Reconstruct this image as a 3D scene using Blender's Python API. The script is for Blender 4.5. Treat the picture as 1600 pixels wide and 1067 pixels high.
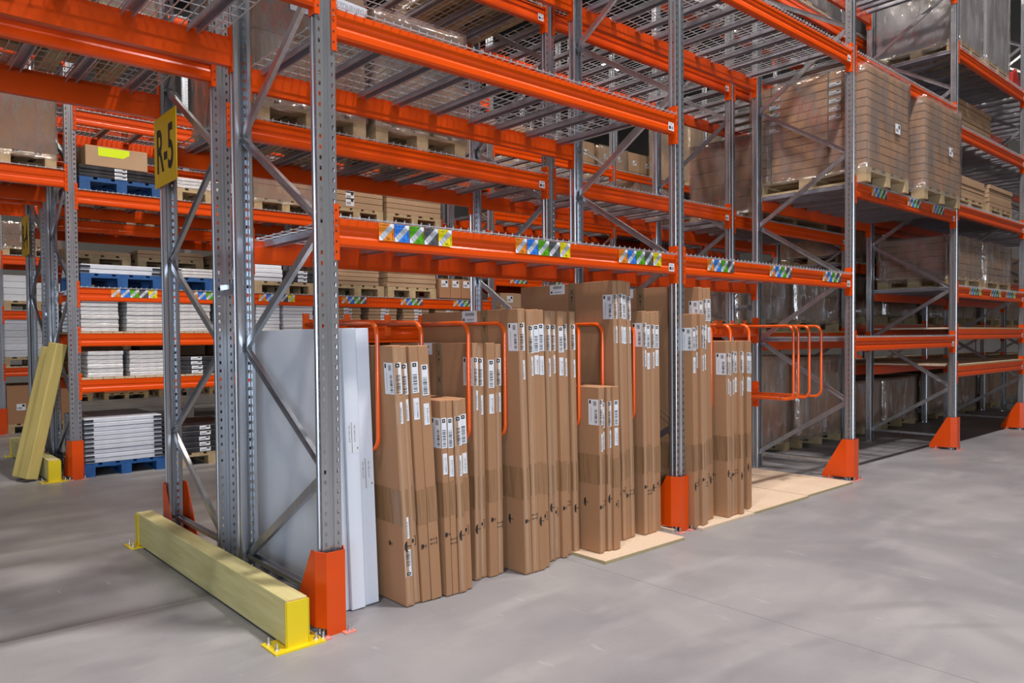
import bpy, bmesh, math, random
from mathutils import Vector, Matrix
random.seed(7)
SC = bpy.context.scene
COL = SC.collection
for o in list(bpy.data.objects):
    bpy.data.objects.remove(o)

# ------------------------------------------------------------------ camera
cam_d = bpy.data.cameras.new('camera')
cam = bpy.data.objects.new('camera', cam_d); COL.objects.link(cam)
CAM_M = [[0.749811, 0.022479, -0.66127], [-0.661596, 0.012501, -0.749756], [-0.008587, 0.999669, 0.024245]]
CAM_LOC = (-1.72492, -3.27575, 1.41573)
cam.matrix_world = Matrix.Translation(CAM_LOC) @ Matrix(CAM_M).to_4x4()
cam_d.sensor_width = 36.0
cam_d.lens = 26.3548
cam_d.shift_x = 0.000335
cam_d.shift_y = 0.014220
cam_d.clip_end = 200
SC.camera = cam

# ------------------------------------------------------------------ world, exposure
w = bpy.data.worlds.new('world'); SC.world = w; w.use_nodes = True
w.node_tree.nodes['Background'].inputs[0].default_value = (0.55, 0.68, 0.95, 1)
w.node_tree.nodes['Background'].inputs[1].default_value = 0.25
SC.view_settings.view_transform = 'Standard'
SC.view_settings.look = 'None'
SC.view_settings.gamma = 1
SC.view_settings.exposure = 0.0
SC.view_settings.use_curve_mapping = False
SC.cycles.use_denoising = True
SC.cycles.max_bounces = 7
SC.cycles.diffuse_bounces = 2
SC.cycles.glossy_bounces = 3
SC.cycles.transparent_max_bounces = 12
SC.cycles.sample_clamp_indirect = 6
SC.cycles.caustics_reflective = False
SC.cycles.caustics_refractive = False

# ------------------------------------------------------------------ lights (the high-bay lamps of the aisles, an added cool fill light behind the camera)
LAMP_Z = 11.0
LAMPS = []
for ax, (yy, pw, colr) in enumerate(((-2.4, 800, (1.0, .94, .92)), (3.9, 270, (1.0, .89, .78)), (9.25, 230, (1.0, .90, .80)))):
    for xx, k in ((-3.4, (.5, .3, .5)[ax]), (2.1, (1.3, 1.1, 1.0)[ax]), (7.6, .34), (13.1, .15)):
        LAMPS.append((xx, yy, pw * k, colr))
def area(name, loc, rot, sx, sy, power, colr):
    d = bpy.data.lights.new(name, 'AREA'); d.shape = 'RECTANGLE'; d.size = sx; d.size_y = sy
    d.energy = power; d.color = colr
    o = bpy.data.objects.new(name, d); COL.objects.link(o); o.location = loc; o.rotation_euler = rot
    return o
for xx, yy, pw, c in LAMPS:
    area('lamp_light', (xx, yy, LAMP_Z - .02), (0, 0, 0), .95, .32, pw, c)
area('cool_fill_light', (-7.0, -11.6, 2.3), (math.radians(90), 0, 0), 7.0, 4.2, 1150, (.72, .84, 1.0))  # unseen fill light, added to brighten and cool the front and left faces

# ------------------------------------------------------------------ materials
MATS = {}
def nodes(name, rough=.5, metal=0., coat=0.):
    m = bpy.data.materials.new(name); m.use_nodes = True; nt = m.node_tree
    b = nt.nodes['Principled BSDF']; b.inputs['Roughness'].default_value = rough
    b.inputs['Metallic'].default_value = metal
    b.inputs['Coat Weight'].default_value = coat; b.inputs['Coat Roughness'].default_value = .12
    MATS[name] = m
    return m, nt, b
def N(nt, t, **kw):
    n = nt.nodes.new(t)
    for k, v in kw.items():
        if k in n.inputs: n.inputs[k].default_value = v
        else: setattr(n, k, v)
    return n
def mottled(name, c1, c2, scale=6, rough=.5, metal=0., coat=0., bump=0., stretch=(1, 1, 1), rnd=0., detail=4, rvar=0.):
    m, nt, b = nodes(name, rough, metal, coat)
    tc = N(nt, 'ShaderNodeTexCoord'); mp = N(nt, 'ShaderNodeMapping'); mp.inputs['Scale'].default_value = stretch
    nz = N(nt, 'ShaderNodeTexNoise'); nz.inputs['Scale'].default_value = scale; nz.inputs['Detail'].default_value = detail
    cr = N(nt, 'ShaderNodeMix', data_type='RGBA'); 
    nt.links.new(tc.outputs['Object'], mp.inputs['Vector']); nt.links.new(mp.outputs[0], nz.inputs['Vector'])
    mr = N(nt, 'ShaderNodeMapRange'); mr.inputs['From Min'].default_value = .3; mr.inputs['From Max'].default_value = .7
    nt.links.new(nz.outputs['Fac'], mr.inputs['Value'])
    nt.links.new(mr.outputs[0], cr.inputs['Factor'])
    cr.inputs['A'].default_value = (*c1, 1); cr.inputs['B'].default_value = (*c2, 1)
    out = cr.outputs['Result']
    if rnd:
        oi = N(nt, 'ShaderNodeObjectInfo'); hs = N(nt, 'ShaderNodeHueSaturation')
        r2 = N(nt, 'ShaderNodeMapRange'); r2.inputs['To Min'].default_value = 1 - rnd; r2.inputs['To Max'].default_value = 1 + rnd
        nt.links.new(oi.outputs['Random'], r2.inputs['Value']); nt.links.new(r2.outputs[0], hs.inputs['Value'])
        nt.links.new(out, hs.inputs['Color']); out = hs.outputs[0]
    nt.links.new(out, b.inputs['Base Color'])
    if rvar:
        r3 = N(nt, 'ShaderNodeMapRange'); r3.inputs['To Min'].default_value = rough - rvar; r3.inputs['To Max'].default_value = rough + rvar
        nt.links.new(nz.outputs['Fac'], r3.inputs['Value']); nt.links.new(r3.outputs[0], b.inputs['Roughness'])
    if bump:
        bp = N(nt, 'ShaderNodeBump'); bp.inputs['Strength'].default_value = bump; bp.inputs['Distance'].default_value = .01
        nt.links.new(nz.outputs['Fac'], bp.inputs['Height']); nt.links.new(bp.outputs[0], b.inputs['Normal'])
    return m
mottled('orange_paint', (.80, .078, .001), (.73, .068, .001), 3, .28, 0, .0)
mottled('guard_orange', (.80, .080, .002), (.74, .070, .002), 5, .28, 0, .0)
mottled('hoop_orange', (.95, .13, .008), (.9, .11, .006), 5, .22, 0, .5)
mottled('galvanized', (.50, .52, .55), (.60, .62, .65), 30, .30, .88, 0, .0, (1, 1, .06), .04, 3, .06)
mottled('galvanized_bar', (.42, .41, .45), (.50, .49, .54), 18, .36, .55, 0, 0, (1, 1, 1), .05)
mottled('wire_steel', (.66, .68, .70), (.80, .82, .84), 30, .3, .6)
mottled('bolt_steel', (.55, .55, .55), (.75, .75, .75), 60, .3, .9)
mottled('cardboard', (.40, .205, .098), (.455, .24, .122), 2.2, .78, 0, 0, .02, (1, 1, .25), .05)
mottled('cardboard_pale', (.42, .265, .15), (.48, .31, .18), 3, .8, 0, 0, .02, (1, 1, 1), .10)
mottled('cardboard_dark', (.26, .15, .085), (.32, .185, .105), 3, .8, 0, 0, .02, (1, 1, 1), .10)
mottled('white_carton', (.82, .86, .93), (.86, .89, .95), 2, .45, 0, 0, .02)
mottled('grey_panel', (.55, .57, .62), (.68, .70, .74), 8, .45, 0, 0, 0, (1, 1, 4), .06)
mottled('silver_pack', (.58, .57, .56), (.80, .78, .76), 14, .3, .15, 0, .6, (1, 1, 3), .08)
mottled('black_pack', (.012, .012, .015), (.05, .05, .055), 10, .35, 0, 0, .2)
mottled('grey_wrap', (.10, .10, .11), (.16, .16, .175), 6, .35, 0, 0, .3, (1, 1, .2))
mottled('white_wrap', (.30, .29, .29), (.45, .43, .43), 5, .3, 0, .3, .5, (1, 1, .3))
mottled('label_white', (.80, .82, .86), (.86, .88, .90), 4, .5)
mottled('print_black', (.015, .013, .012), (.03, .027, .025), 20, .6)
mottled('print_grey', (.30, .30, .32), (.40, .40, .42), 20, .6)
mottled('sticker_blue', (.03, .22, .80), (.03, .24, .82), 2, .4)
mottled('sticker_green', (.10, .42, .01), (.11, .44, .01), 2, .4)
mottled('sticker_grey', (.10, .10, .105), (.11, .11, .115), 2, .4)
mottled('sticker_yellow', (.88, .74, .01), (.9, .76, .01), 2, .4)
mottled('sticker_orange', (.90, .26, .02), (.9, .27, .02), 2, .4)
mottled('yellow_paint', (.88, .66, .01), (.84, .62, .01), 5, .42, 0, .2)
mottled('sign_yellow', (.80, .50, .01), (.78, .48, .01), 5, .45)
mottled('timber', (.56, .50, .20), (.70, .63, .31), 5, .7, 0, 0, .15, (6, .5, 6), 0., 6)
mottled('timber_upright', (.56, .44, .13), (.64, .50, .17), 5, .7, 0, 0, .15, (6, 6, .5), 0., 6)
mottled('end_grain', (.62, .45, .19), (.50, .34, .13), 30, .8)
mottled('pallet_wood', (.42, .30, .16), (.54, .40, .22), 5, .8, 0, 0, .2, (4, 1, 4), .12)
mottled('board_wood', (.52, .38, .24), (.62, .47, .31), 6, .75, 0, 0, .1, (4, 1, 4), .05)
mottled('chipboard', (.66, .50, .35), (.72, .56, .41), 40, .75, 0, 0, .05)
mottled('chipboard_edge', (.42, .33, .17), (.48, .38, .2), 60, .85)
mottled('blue_pallet', (.010, .07, .22), (.014, .10, .30), 5, .6, 0, 0, .2, (4, 1, 4), .08)
mottled('green_strap', (.02, .10, .05), (.03, .13, .06), 5, .5)
mottled('fluorescent_yellow', (.75, .95, .0), (.72, .92, .0), 3, .6)
mottled('red_paint', (.45, .02, .015), (.50, .03, .02), 5, .4)
mottled('ceiling_metal', (.055, .058, .065), (.07, .073, .08), 2, .7)
mottled('wall_panel', (.30, .29, .27), (.34, .33, .31), 1, .7)
mottled('lamp_housing', (.3, .3, .3), (.35, .35, .35), 2, .5, .4)
mottled('cream_box', (.60, .50, .34), (.66, .55, .38), 3, .7)
mottled('anchor_red', (.75, .22, .17), (.65, .30, .25), 80, .8)

m, nt, b = nodes('lamp_lens', .4)
b.inputs['Emission Color'].default_value = (1, .96, .9, 1); b.inputs['Emission Strength'].default_value = 18

def sheet(name, tint, fac, rough, scale, strength):
    m = bpy.data.materials.new(name); m.use_nodes = True; nt = m.node_tree; nt.nodes.clear()
    out = N(nt, 'ShaderNodeOutputMaterial'); mix = N(nt, 'ShaderNodeMixShader'); tr = N(nt, 'ShaderNodeBsdfTransparent')
    gl = N(nt, 'ShaderNodeBsdfGlossy'); gl.inputs['Roughness'].default_value = rough; gl.inputs['Color'].default_value = (*tint, 1)
    df = N(nt, 'ShaderNodeBsdfDiffuse'); df.inputs['Color'].default_value = (*tint, 1)
    m2 = N(nt, 'ShaderNodeMixShader'); m2.inputs[0].default_value = .25
    nz = N(nt, 'ShaderNodeTexNoise'); nz.inputs['Scale'].default_value = scale; nz.inputs['Detail'].default_value = 5
    tc = N(nt, 'ShaderNodeTexCoord'); mp = N(nt, 'ShaderNodeMapping'); mp.inputs['Scale'].default_value = (1.5, 1.5, .5)
    mp.inputs['Rotation'].default_value = (.5, .35, 0)
    nt.links.new(tc.outputs['Object'], mp.inputs['Vector']); nt.links.new(mp.outputs[0], nz.inputs['Vector'])
    mr = N(nt, 'ShaderNodeMapRange'); mr.inputs['From Min'].default_value = .42; mr.inputs['From Max'].default_value = .72
    mr.inputs['To Min'].default_value = fac * .45; mr.inputs['To Max'].default_value = fac * 2.2
    nt.links.new(nz.outputs['Fac'], mr.inputs['Value'])
    bp = N(nt, 'ShaderNodeBump'); bp.inputs['Strength'].default_value = strength; bp.inputs['Distance'].default_value = .03
    nt.links.new(nz.outputs['Fac'], bp.inputs['Height']); nt.links.new(bp.outputs[0], gl.inputs['Normal'])
    nt.links.new(gl.outputs[0], m2.inputs[1]); nt.links.new(df.outputs[0], m2.inputs[2])
    nt.links.new(tr.outputs[0], mix.inputs[1]); nt.links.new(m2.outputs[0], mix.inputs[2])
    nt.links.new(mr.outputs[0], mix.inputs[0]); nt.links.new(mix.outputs[0], out.inputs[0])
    MATS[name] = m
sheet('stretch_film', (.85, .80, .76), .20, .09, 4, 1.0)
sheet('packing_tape', (.40, .26, .14), .30, .25, 60, .1)

def tape_mat():   # brown parcel tape with vertical streaks
    m, nt, b = nodes('brown_tape', .3)
    tc = N(nt, 'ShaderNodeTexCoord'); mp = N(nt, 'ShaderNodeMapping'); mp.inputs['Scale'].default_value = (160, 60, 3)
    nz = N(nt, 'ShaderNodeTexNoise'); nz.inputs['Scale'].default_value = 1.0
    cr = N(nt, 'ShaderNodeMix', data_type='RGBA'); cr.inputs['A'].default_value = (.27, .145, .07, 1); cr.inputs['B'].default_value = (.38, .205, .10, 1)
    mr = N(nt, 'ShaderNodeMapRange'); mr.inputs['From Min'].default_value = .35; mr.inputs['From Max'].default_value = .6
    nt.links.new(tc.outputs['Object'], mp.inputs['Vector']); nt.links.new(mp.outputs[0], nz.inputs['Vector'])
    nt.links.new(nz.outputs['Fac'], mr.inputs['Value']); nt.links.new(mr.outputs[0], cr.inputs['Factor'])
    nt.links.new(cr.outputs['Result'], b.inputs['Base Color'])
tape_mat()
mottled('clear_tape', (.44, .265, .155), (.49, .31, .19), 9, .25, 0, .3, 0, (1, 1, .3))
mottled('side_tape', (.25, .16, .085), (.29, .19, .10), 9, .3)

def floor_mat():
    m, nt, b = nodes('concrete', .46)
    b.inputs['Specular IOR Level'].default_value = .35
    tc = N(nt, 'ShaderNodeTexCoord')
    def noise(s, d, st=(1, 1, 1), rot=0, dist=0.):
        mp = N(nt, 'ShaderNodeMapping'); mp.inputs['Scale'].default_value = st; mp.inputs['Rotation'].default_value = (0, 0, rot)
        n = N(nt, 'ShaderNodeTexNoise'); n.inputs['Scale'].default_value = s; n.inputs['Detail'].default_value = d; n.inputs['Distortion'].default_value = dist
        nt.links.new(tc.outputs['Object'], mp.inputs['Vector']); nt.links.new(mp.outputs[0], n.inputs['Vector']); return n.outputs['Fac']
    def ramp(src, a, b_, c, d):
        r = N(nt, 'ShaderNodeMapRange'); r.inputs['From Min'].default_value = a; r.inputs['From Max'].default_value = b_
        r.inputs['To Min'].default_value = c; r.inputs['To Max'].default_value = d; nt.links.new(src, r.inputs['Value']); return r.outputs[0]
    def mix(f, a, b_):
        x = N(nt, 'ShaderNodeMix', data_type='RGBA'); nt.links.new(f, x.inputs['Factor'])
        for k, v in (('A', a), ('B', b_)):
            if isinstance(v, tuple): x.inputs[k].default_value = (*v, 1)
            else: nt.links.new(v, x.inputs[k])
        return x.outputs['Result']
    base = mix(ramp(noise(1.1, 6, dist=.6), .35, .65, 0, 1), (.255, .25, .258), (.33, .322, .322))
    base = mix(ramp(noise(2.2, 5, (.5, 1.6, 1), .6), .55, .72, 0, .55), base, (.41, .40, .395))
    base = mix(ramp(noise(.55, 4, (1, 1, 1), 0, 1.5), .52, .62, 0, .35), base, (.20, .196, .205))
    base = mix(ramp(noise(38, 4), .62, .75, 0, .3), base, (.19, .187, .19))
    base = mix(ramp(noise(16, 2, (1, .25, 1), .8), .70, .78, 0, .45), base, (.52, .505, .50))
    # curved tyre tracks
    for cx_, cy_, rad, wd in ((1.0, -3.6, 2.35, .07), (1.0, -3.6, 2.05, .05), (4.6, -3.9, 2.9, .10)):
        vs = N(nt, 'ShaderNodeVectorMath', operation='DISTANCE'); nt.links.new(tc.outputs['Object'], vs.inputs[0]); vs.inputs[1].default_value = (cx_, cy_, 0)
        m1 = N(nt, 'ShaderNodeMath', operation='SUBTRACT'); nt.links.new(vs.outputs['Value'], m1.inputs[0]); m1.inputs[1].default_value = rad
        m2 = N(nt, 'ShaderNodeMath', operation='ABSOLUTE'); nt.links.new(m1.outputs[0], m2.inputs[0])
        f1 = ramp(m2.outputs[0], wd * .3, wd, .38, 0); m3 = N(nt, 'ShaderNodeMath', operation='MULTIPLY')
        nt.links.new(f1, m3.inputs[0]); nt.links.new(ramp(noise(2.4, 4), .42, .6, 0, 1), m3.inputs[1])
        base = mix(m3.outputs[0], base, (.20, .196, .20))
    # saw cuts of the slab: x = 1.7 and y = 0.9
    sep = N(nt, 'ShaderNodeSeparateXYZ'); nt.links.new(tc.outputs['Object'], sep.inputs[0])
    def line(sock, pos, wd, period):
        a = N(nt, 'ShaderNodeMath', operation='SUBTRACT'); nt.links.new(sock, a.inputs[0]); a.inputs[1].default_value = pos
        w = N(nt, 'ShaderNodeMath', operation='PINGPONG'); nt.links.new(a.outputs[0], w.inputs[0]); w.inputs[1].default_value = period / 2
        c = N(nt, 'ShaderNodeMath', operation='LESS_THAN'); nt.links.new(w.outputs[0], c.inputs[0]); c.inputs[1].default_value = wd
        return c.outputs[0]
    base = mix(line(sep.outputs['X'], 1.68, .0025, 6), base, (.16, .155, .15))
    base = mix(line(sep.outputs['Y'], .93, .003, 6), base, (.55, .54, .53))
    nt.links.new(base, b.inputs['Base Color'])
    nt.links.new(ramp(noise(1.6, 5), .3, .7, .36, .6), b.inputs['Roughness'])
    bp = N(nt, 'ShaderNodeBump'); bp.inputs['Strength'].default_value = .12; bp.inputs['Distance'].default_value = .01
    nt.links.new(noise(22, 4), bp.inputs['Height']); nt.links.new(bp.outputs[0], b.inputs['Normal'])
floor_mat()

# ------------------------------------------------------------------ mesh helpers
class MB:
    def __init__(s): s.v = []; s.f = []; s.m = []; s.names = []
    def mi(s, mat):
        if mat not in s.names: s.names.append(mat)
        return s.names.index(mat)
    def quad(s, pts, mat):
        n = len(s.v); s.v += [tuple(p) for p in pts]; s.f.append(tuple(range(n, n + len(pts)))); s.m.append(s.mi(mat))
    def box(s, x0, x1, y0, y1, z0, z1, mat, mats=None):
        n = len(s.v)
        s.v += [(x0, y0, z0), (x1, y0, z0), (x1, y1, z0), (x0, y1, z0), (x0, y0, z1), (x1, y0, z1), (x1, y1, z1), (x0, y1, z1)]
        fs = [(0, 3, 2, 1), (4, 5, 6, 7), (0, 1, 5, 4), (1, 2, 6, 5), (2, 3, 7, 6), (3, 0, 4, 7)]
        for i, q in enumerate(fs):
            s.f.append(tuple(n + k for k in q)); s.m.append(s.mi((mats or {}).get(i, mat)))
    def prism(s, pts, axis, a, b, mat, cap=True):
        """pts: 2D outline; axis 'x' -> (y,z) outline swept in x from a to b, 'y' -> (x,z), 'z' -> (x,y)"""
        def P(p, t): return {'x': (t, p[0], p[1]), 'y': (p[0], t, p[1]), 'z': (p[0], p[1], t)}[axis]
        n = len(s.v); k = len(pts)
        s.v += [P(p, a) for p in pts] + [P(p, b) for p in pts]
        for i in range(k):
            j = (i + 1) % k
            s.f.append((n + i, n + j, n + k + j, n + k + i)); s.m.append(s.mi(mat))
        if cap:
            s.f.append(tuple(n + i for i in range(k))[::-1]); s.m.append(s.mi(mat))
            s.f.append(tuple(n + k + i for i in range(k))); s.m.append(s.mi(mat))
    def bar(s, p, q, w, h, mat, up=(0, 0, 1)):
        """rectangular bar from p to q: w across, h along the given up"""
        p = Vector(p); q = Vector(q); d = (q - p).normalized(); u = Vector(up)
        a = d.cross(u)
        if a.length < 1e-4: a = d.cross(Vector((1, 0, 0)))
        a.normalize(); u = a.cross(d).normalized()
        n = len(s.v)
        for c in (p, q):
            for i, j in ((-1, -1), (1, -1), (1, 1), (-1, 1)):
                s.v.append(tuple(c + a * (w / 2 * i) + u * (h / 2 * j)))
        for i in range(4):
            j = (i + 1) % 4
            s.f.append((n + i, n + j, n + 4 + j, n + 4 + i)); s.m.append(s.mi(mat))
        s.f.append((n + 3, n + 2, n + 1, n)); s.m.append(s.mi(mat)); s.f.append((n + 4, n + 5, n + 6, n + 7)); s.m.append(s.mi(mat))
    def channel(s, p, q, w, h, t, mat, up):
        """C channel brace"""
        p = Vector(p); q = Vector(q); d = (q - p).normalized(); u = Vector(up); a = d.cross(u).normalized(); u = a.cross(d).normalized()
        prof = [(-w/2, 0), (w/2, 0), (w/2, h), (w/2 - t, h), (w/2 - t, t), (-w/2 + t, t), (-w/2 + t, h), (-w/2, h)]
        n = len(s.v); k = len(prof)
        for c in (p, q): s.v += [tuple(c + a * i + u * j) for i, j in prof]
        for i in range(k):
            j = (i + 1) % k
            s.f.append((n + i, n + j, n + k + j, n + k + i)); s.m.append(s.mi(mat))
        for b0, r in ((n, 1), (n + k, 0)):
            for q4 in ((0, 1, 4, 5), (1, 2, 3, 4), (0, 5, 6, 7)):
                s.f.append(tuple(b0 + x for x in q4)); s.m.append(s.mi(mat))
    def tube(s, pts, r, mat, n=10, caps=True):
        pts = [Vector(p) for p in pts]; base = len(s.v); ref = None
        for i, p in enumerate(pts):
            d = (pts[min(i + 1, len(pts) - 1)] - pts[max(i - 1, 0)]).normalized()
            if ref is None: ref = d.cross(Vector((0, 0, 1))) if abs(d.z) < .9 else d.cross(Vector((1, 0, 0)))
            a = (ref - d * ref.dot(d)).normalized(); b = d.cross(a); ref = a
            for k in range(n):
                t = 2 * math.pi * k / n; s.v.append(tuple(p + a * (r * math.cos(t)) + b * (r * math.sin(t))))
        for i in range(len(pts) - 1):
            for k in range(n):
                k2 = (k + 1) % n
                s.f.append((base + i * n + k, base + i * n + k2, base + (i + 1) * n + k2, base + (i + 1) * n + k)); s.m.append(s.mi(mat))
        if caps:
            s.f.append(tuple(base + k for k in range(n))[::-1]); s.m.append(s.mi(mat))
            s.f.append(tuple(base + (len(pts) - 1) * n + k for k in range(n))); s.m.append(s.mi(mat))
    def cyl(s, c, r, z0, z1, mat, n=12): s.tube([(c[0], c[1], z0), (c[0], c[1], z1)], r, mat, n)
    def mesh(s, name, smooth=False, fix=False):
        me = bpy.data.meshes.new(name); me.from_pydata(s.v, [], s.f)
        for x in s.names: me.materials.append(MATS[x])
        for i, p in enumerate(me.polygons):
            p.material_index = s.m[i]; p.use_smooth = smooth
        if fix:
            bm = bmesh.new(); bm.from_mesh(me); bmesh.ops.recalc_face_normals(bm, faces=bm.faces); bm.to_mesh(me); bm.free()
        me.update(); return me

def link(name, data, parent=None, loc=(0, 0, 0), rot=(0, 0, 0)):
    o = bpy.data.objects.new(name, data); COL.objects.link(o)
    if parent: o.parent = parent
    o.location = loc; o.rotation_euler = rot
    return o
def tag(o, label=None, cat=None, group=None, kind=None):
    if label: o['label'] = label
    if cat: o['category'] = cat
    if group: o['group'] = group
    if kind: o['kind'] = kind
    return o
def thing(name, label, cat, loc=(0, 0, 0), rot=(0, 0, 0), group=None):
    return tag(link(name, None, None, loc, rot), label, cat, group)
def bake(me, mods):
    """apply modifiers once and share the resulting mesh"""
    o = bpy.data.objects.new('t', me); COL.objects.link(o)
    for t, kw in mods:
        md = o.modifiers.new('m', t)
        for k, v in kw.items(): setattr(md, k, v)
    dg = bpy.context.evaluated_depsgraph_get()
    r = bpy.data.meshes.new_from_object(o.evaluated_get(dg)); bpy.data.objects.remove(o)
    return r
def text_mesh(txt, size, mat, align='LEFT', spacing=1.0, bold=0.):
    c = bpy.data.curves.new('txt', 'FONT'); c.body = txt; c.size = size; c.align_x = align; c.space_character = spacing
    c.offset = bold; c.resolution_u = 3
    o = bpy.data.objects.new('t', c); COL.objects.link(o)
    dg = bpy.context.evaluated_depsgraph_get(); dg.update()
    me = bpy.data.meshes.new_from_object(o.evaluated_get(dg)); bpy.data.objects.remove(o)
    return [tuple(v.co) for v in me.vertices], [tuple(p.vertices) for p in me.polygons]
def add_text(mb, txt, size, mat, fn, align='LEFT', bold=0.):
    v, f = text_mesh(txt, size, mat, align, bold=bold)
    n = len(mb.v); mb.v += [fn(p[0], p[1]) for p in v]
    for q in f: mb.f.append(tuple(n + i for i in q)); mb.m.append(mb.mi(mat))

# ------------------------------------------------------------------ the building
L = 2.8
def struct(name, mb): 
    o = link(name, mb.mesh(name)); o['kind'] = 'structure'; return o
m_ = MB(); m_.box(-16, 26, -12, 24, -.2, 0, 'concrete'); struct('floor', m_)
m_ = MB(); m_.box(-16, 26, -12, 24, 12.9, 13.1, 'ceiling_metal'); struct('ceiling', m_)
m_ = MB()
m_.box(-16, -10.6, -12.2, -12, 0, 12.9, 'wall_panel'); m_.box(-3.4, 26, -12.2, -12, 0, 12.9, 'wall_panel'); m_.box(-10.6, -3.4, -12.2, -12, 4.5, 12.9, 'wall_panel'); struct('wall_front', m_)  # opening added behind the fill light to let sky light in
m_ = MB(); m_.box(-16, 26, 24, 24.2, 0, 12.9, 'wall_panel'); struct('wall_back', m_)
m_ = MB(); m_.box(-16.2, -16, -12, 24, 0, 12.9, 'wall_panel'); struct('wall_left', m_)
m_ = MB(); m_.box(26, 26.2, -12, 24, 0, 12.9, 'wall_panel'); struct('wall_right', m_)

# high-bay lamps hanging over the aisles
mb = MB(); mb.box(-.5, .5, -.18, .18, 0, .07, 'lamp_housing'); lamp_body = mb.mesh('lamp_body')
mb = MB(); mb.box(-.47, .47, -.15, .15, -.012, -.002, 'lamp_lens'); lamp_lens = mb.mesh('lamp_lens')
mb = MB(); mb.tube([(-.4, 0, .07), (-.4, 0, 1.899)], .004, 'wire_steel', 5); mb.tube([(.4, 0, .07), (.4, 0, 1.899)], .004, 'wire_steel', 5); lamp_wire = mb.mesh('lamp_wire')
for i, (xx, yy) in enumerate([(a[0], a[1]) for a in LAMPS] + [(18.9, 10.0), (18.8, 14.4)]):
    t = thing('high_bay_lamp', 'bright high-bay lamp glimpsed through the wire decks at upper right' if i == len(LAMPS) else 'flat rectangular high-bay lamp hanging from the dark ceiling', 'lamp', (xx, yy, LAMP_Z), group='high-bay lamps over the aisles')
    link('housing', lamp_body, t); link('diffuser', lamp_lens, t); link('hanging_wire', lamp_wire, t)

# ------------------------------------------------------------------ rack components (row-local coordinates: x along the row, y into the rack, z up)
POST_H = 7.0
def post_mesh(h=POST_H, mirror=False):
    mb = MB(); g = 'galvanized'
    # cross-section of the roll-formed upright, web at y = 0
    sec = [(-.028, .062), (-.046, .062), (-.05, .058), (-.05, .040), (-.044, .036), (-.044, .014), (-.05, .010), (-.05, .0015), (-.0485, 0),
           (-.039, 0), (-.028, 0), (-.013, 0), (-.008, .008), (.008, .008), (.013, 0), (.028, 0), (.039, 0), (.0485, 0), (.05, .0015),
           (.05, .010), (.044, .014), (.044, .036), (.05, .040), (.05, .058), (.046, .062), (.028, .062)]
    hole_seg = {9, 15}
    side_seg = {4, 20}
    for i in range(len(sec) - 1):
        a, b = sec[i], sec[i + 1]
        if mirror: a = (a[0], -a[1]); b = (b[0], -b[1])
        if i in hole_seg or i in side_seg:
            z = 0.02; pitch = .05; hl = .019 if i in hole_seg else .010; 
            if i in side_seg: 
                c = ((a[0] + b[0]) / 2, (a[1] + b[1]) / 2); d = .2
                a1 = (a[0] + (b[0] - a[0]) * .3, a[1] + (b[1] - a[1]) * .3); b1 = (a[0] + (b[0] - a[0]) * .7, a[1] + (b[1] - a[1]) * .7)
                mb.quad([(a[0], a[1], 0), (a1[0], a1[1], 0), (a1[0], a1[1], h), (a[0], a[1], h)], g)
                mb.quad([(b1[0], b1[1], 0), (b[0], b[1], 0), (b[0], b[1], h), (b1[0], b1[1], h)], g)
                aa, bb = a1, b1
            else: aa, bb = a, b
            lo = 0
            while z + hl < h:
                mb.quad([(aa[0], aa[1], lo), (bb[0], bb[1], lo), (bb[0], bb[1], z), (aa[0], aa[1], z)], g)
                lo = z + hl; z += pitch
            mb.quad([(aa[0], aa[1], lo), (bb[0], bb[1], lo), (bb[0], bb[1], h), (aa[0], aa[1], h)], g)
        else:
            mb.quad([(a[0], a[1], 0), (b[0], b[1], 0), (b[0], b[1], h), (a[0], a[1], h)], g)
    me = mb.mesh('upright_post')
    bm = bmesh.new(); bm.from_mesh(me); bmesh.ops.remove_doubles(bm, verts=bm.verts, dist=1e-5); bm.to_mesh(me); bm.free()
    return bake(me, [('SOLIDIFY', dict(thickness=.002, offset=0))])
POST_F = post_mesh(); POST_B = post_mesh(mirror=True)
def foot_mesh():
    mb = MB(); mb.box(-.07, .07, -.03, .09, 0, .006, 'galvanized')
    for x in (-.058, .058): mb.cyl((x, .03), .009, .006, .025, 'bolt_steel', 8)
    return mb.mesh('foot_plate')
FOOT = foot_mesh()
D = 1.06
def brace_meshes(flip, top):
    """zig-zag braces of one upright frame; flip: first node at the front post"""
    out = []; zs = [.16 + .605 * k for k in range(12)]
    yf, yb = .045, D - .045
    for k in range(11):
        if zs[k + 1] > top: break
        front = (k % 2 == 1) ^ flip
        y0, y1 = (yf, yb) if front else (yb, yf)
        mb = MB(); sx = .012 if k % 2 else -.012
        mb.channel((sx, y0, zs[k]), (sx, y1, zs[k + 1]), .042, .024, .0025, 'galvanized', (-1, 0, 0) if k % 2 else (1, 0, 0))
        for (yy, zz) in ((y0, zs[k]), (y1, zs[k + 1])): mb.tube([(-.052, yy, zz), (.052, yy, zz)], .006, 'bolt_steel', 8)
        out.append(mb.mesh('diagonal_brace'))
    mb = MB(); mb.channel((0, yf, .15), (0, yb, .15), .042, .024, .0025, 'galvanized', (0, 0, 1)); out.append(mb.mesh('horizontal_brace'))
    return out
BR_A = brace_meshes(False, 6.9); BR_B = brace_meshes(True, 6.9)

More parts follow.
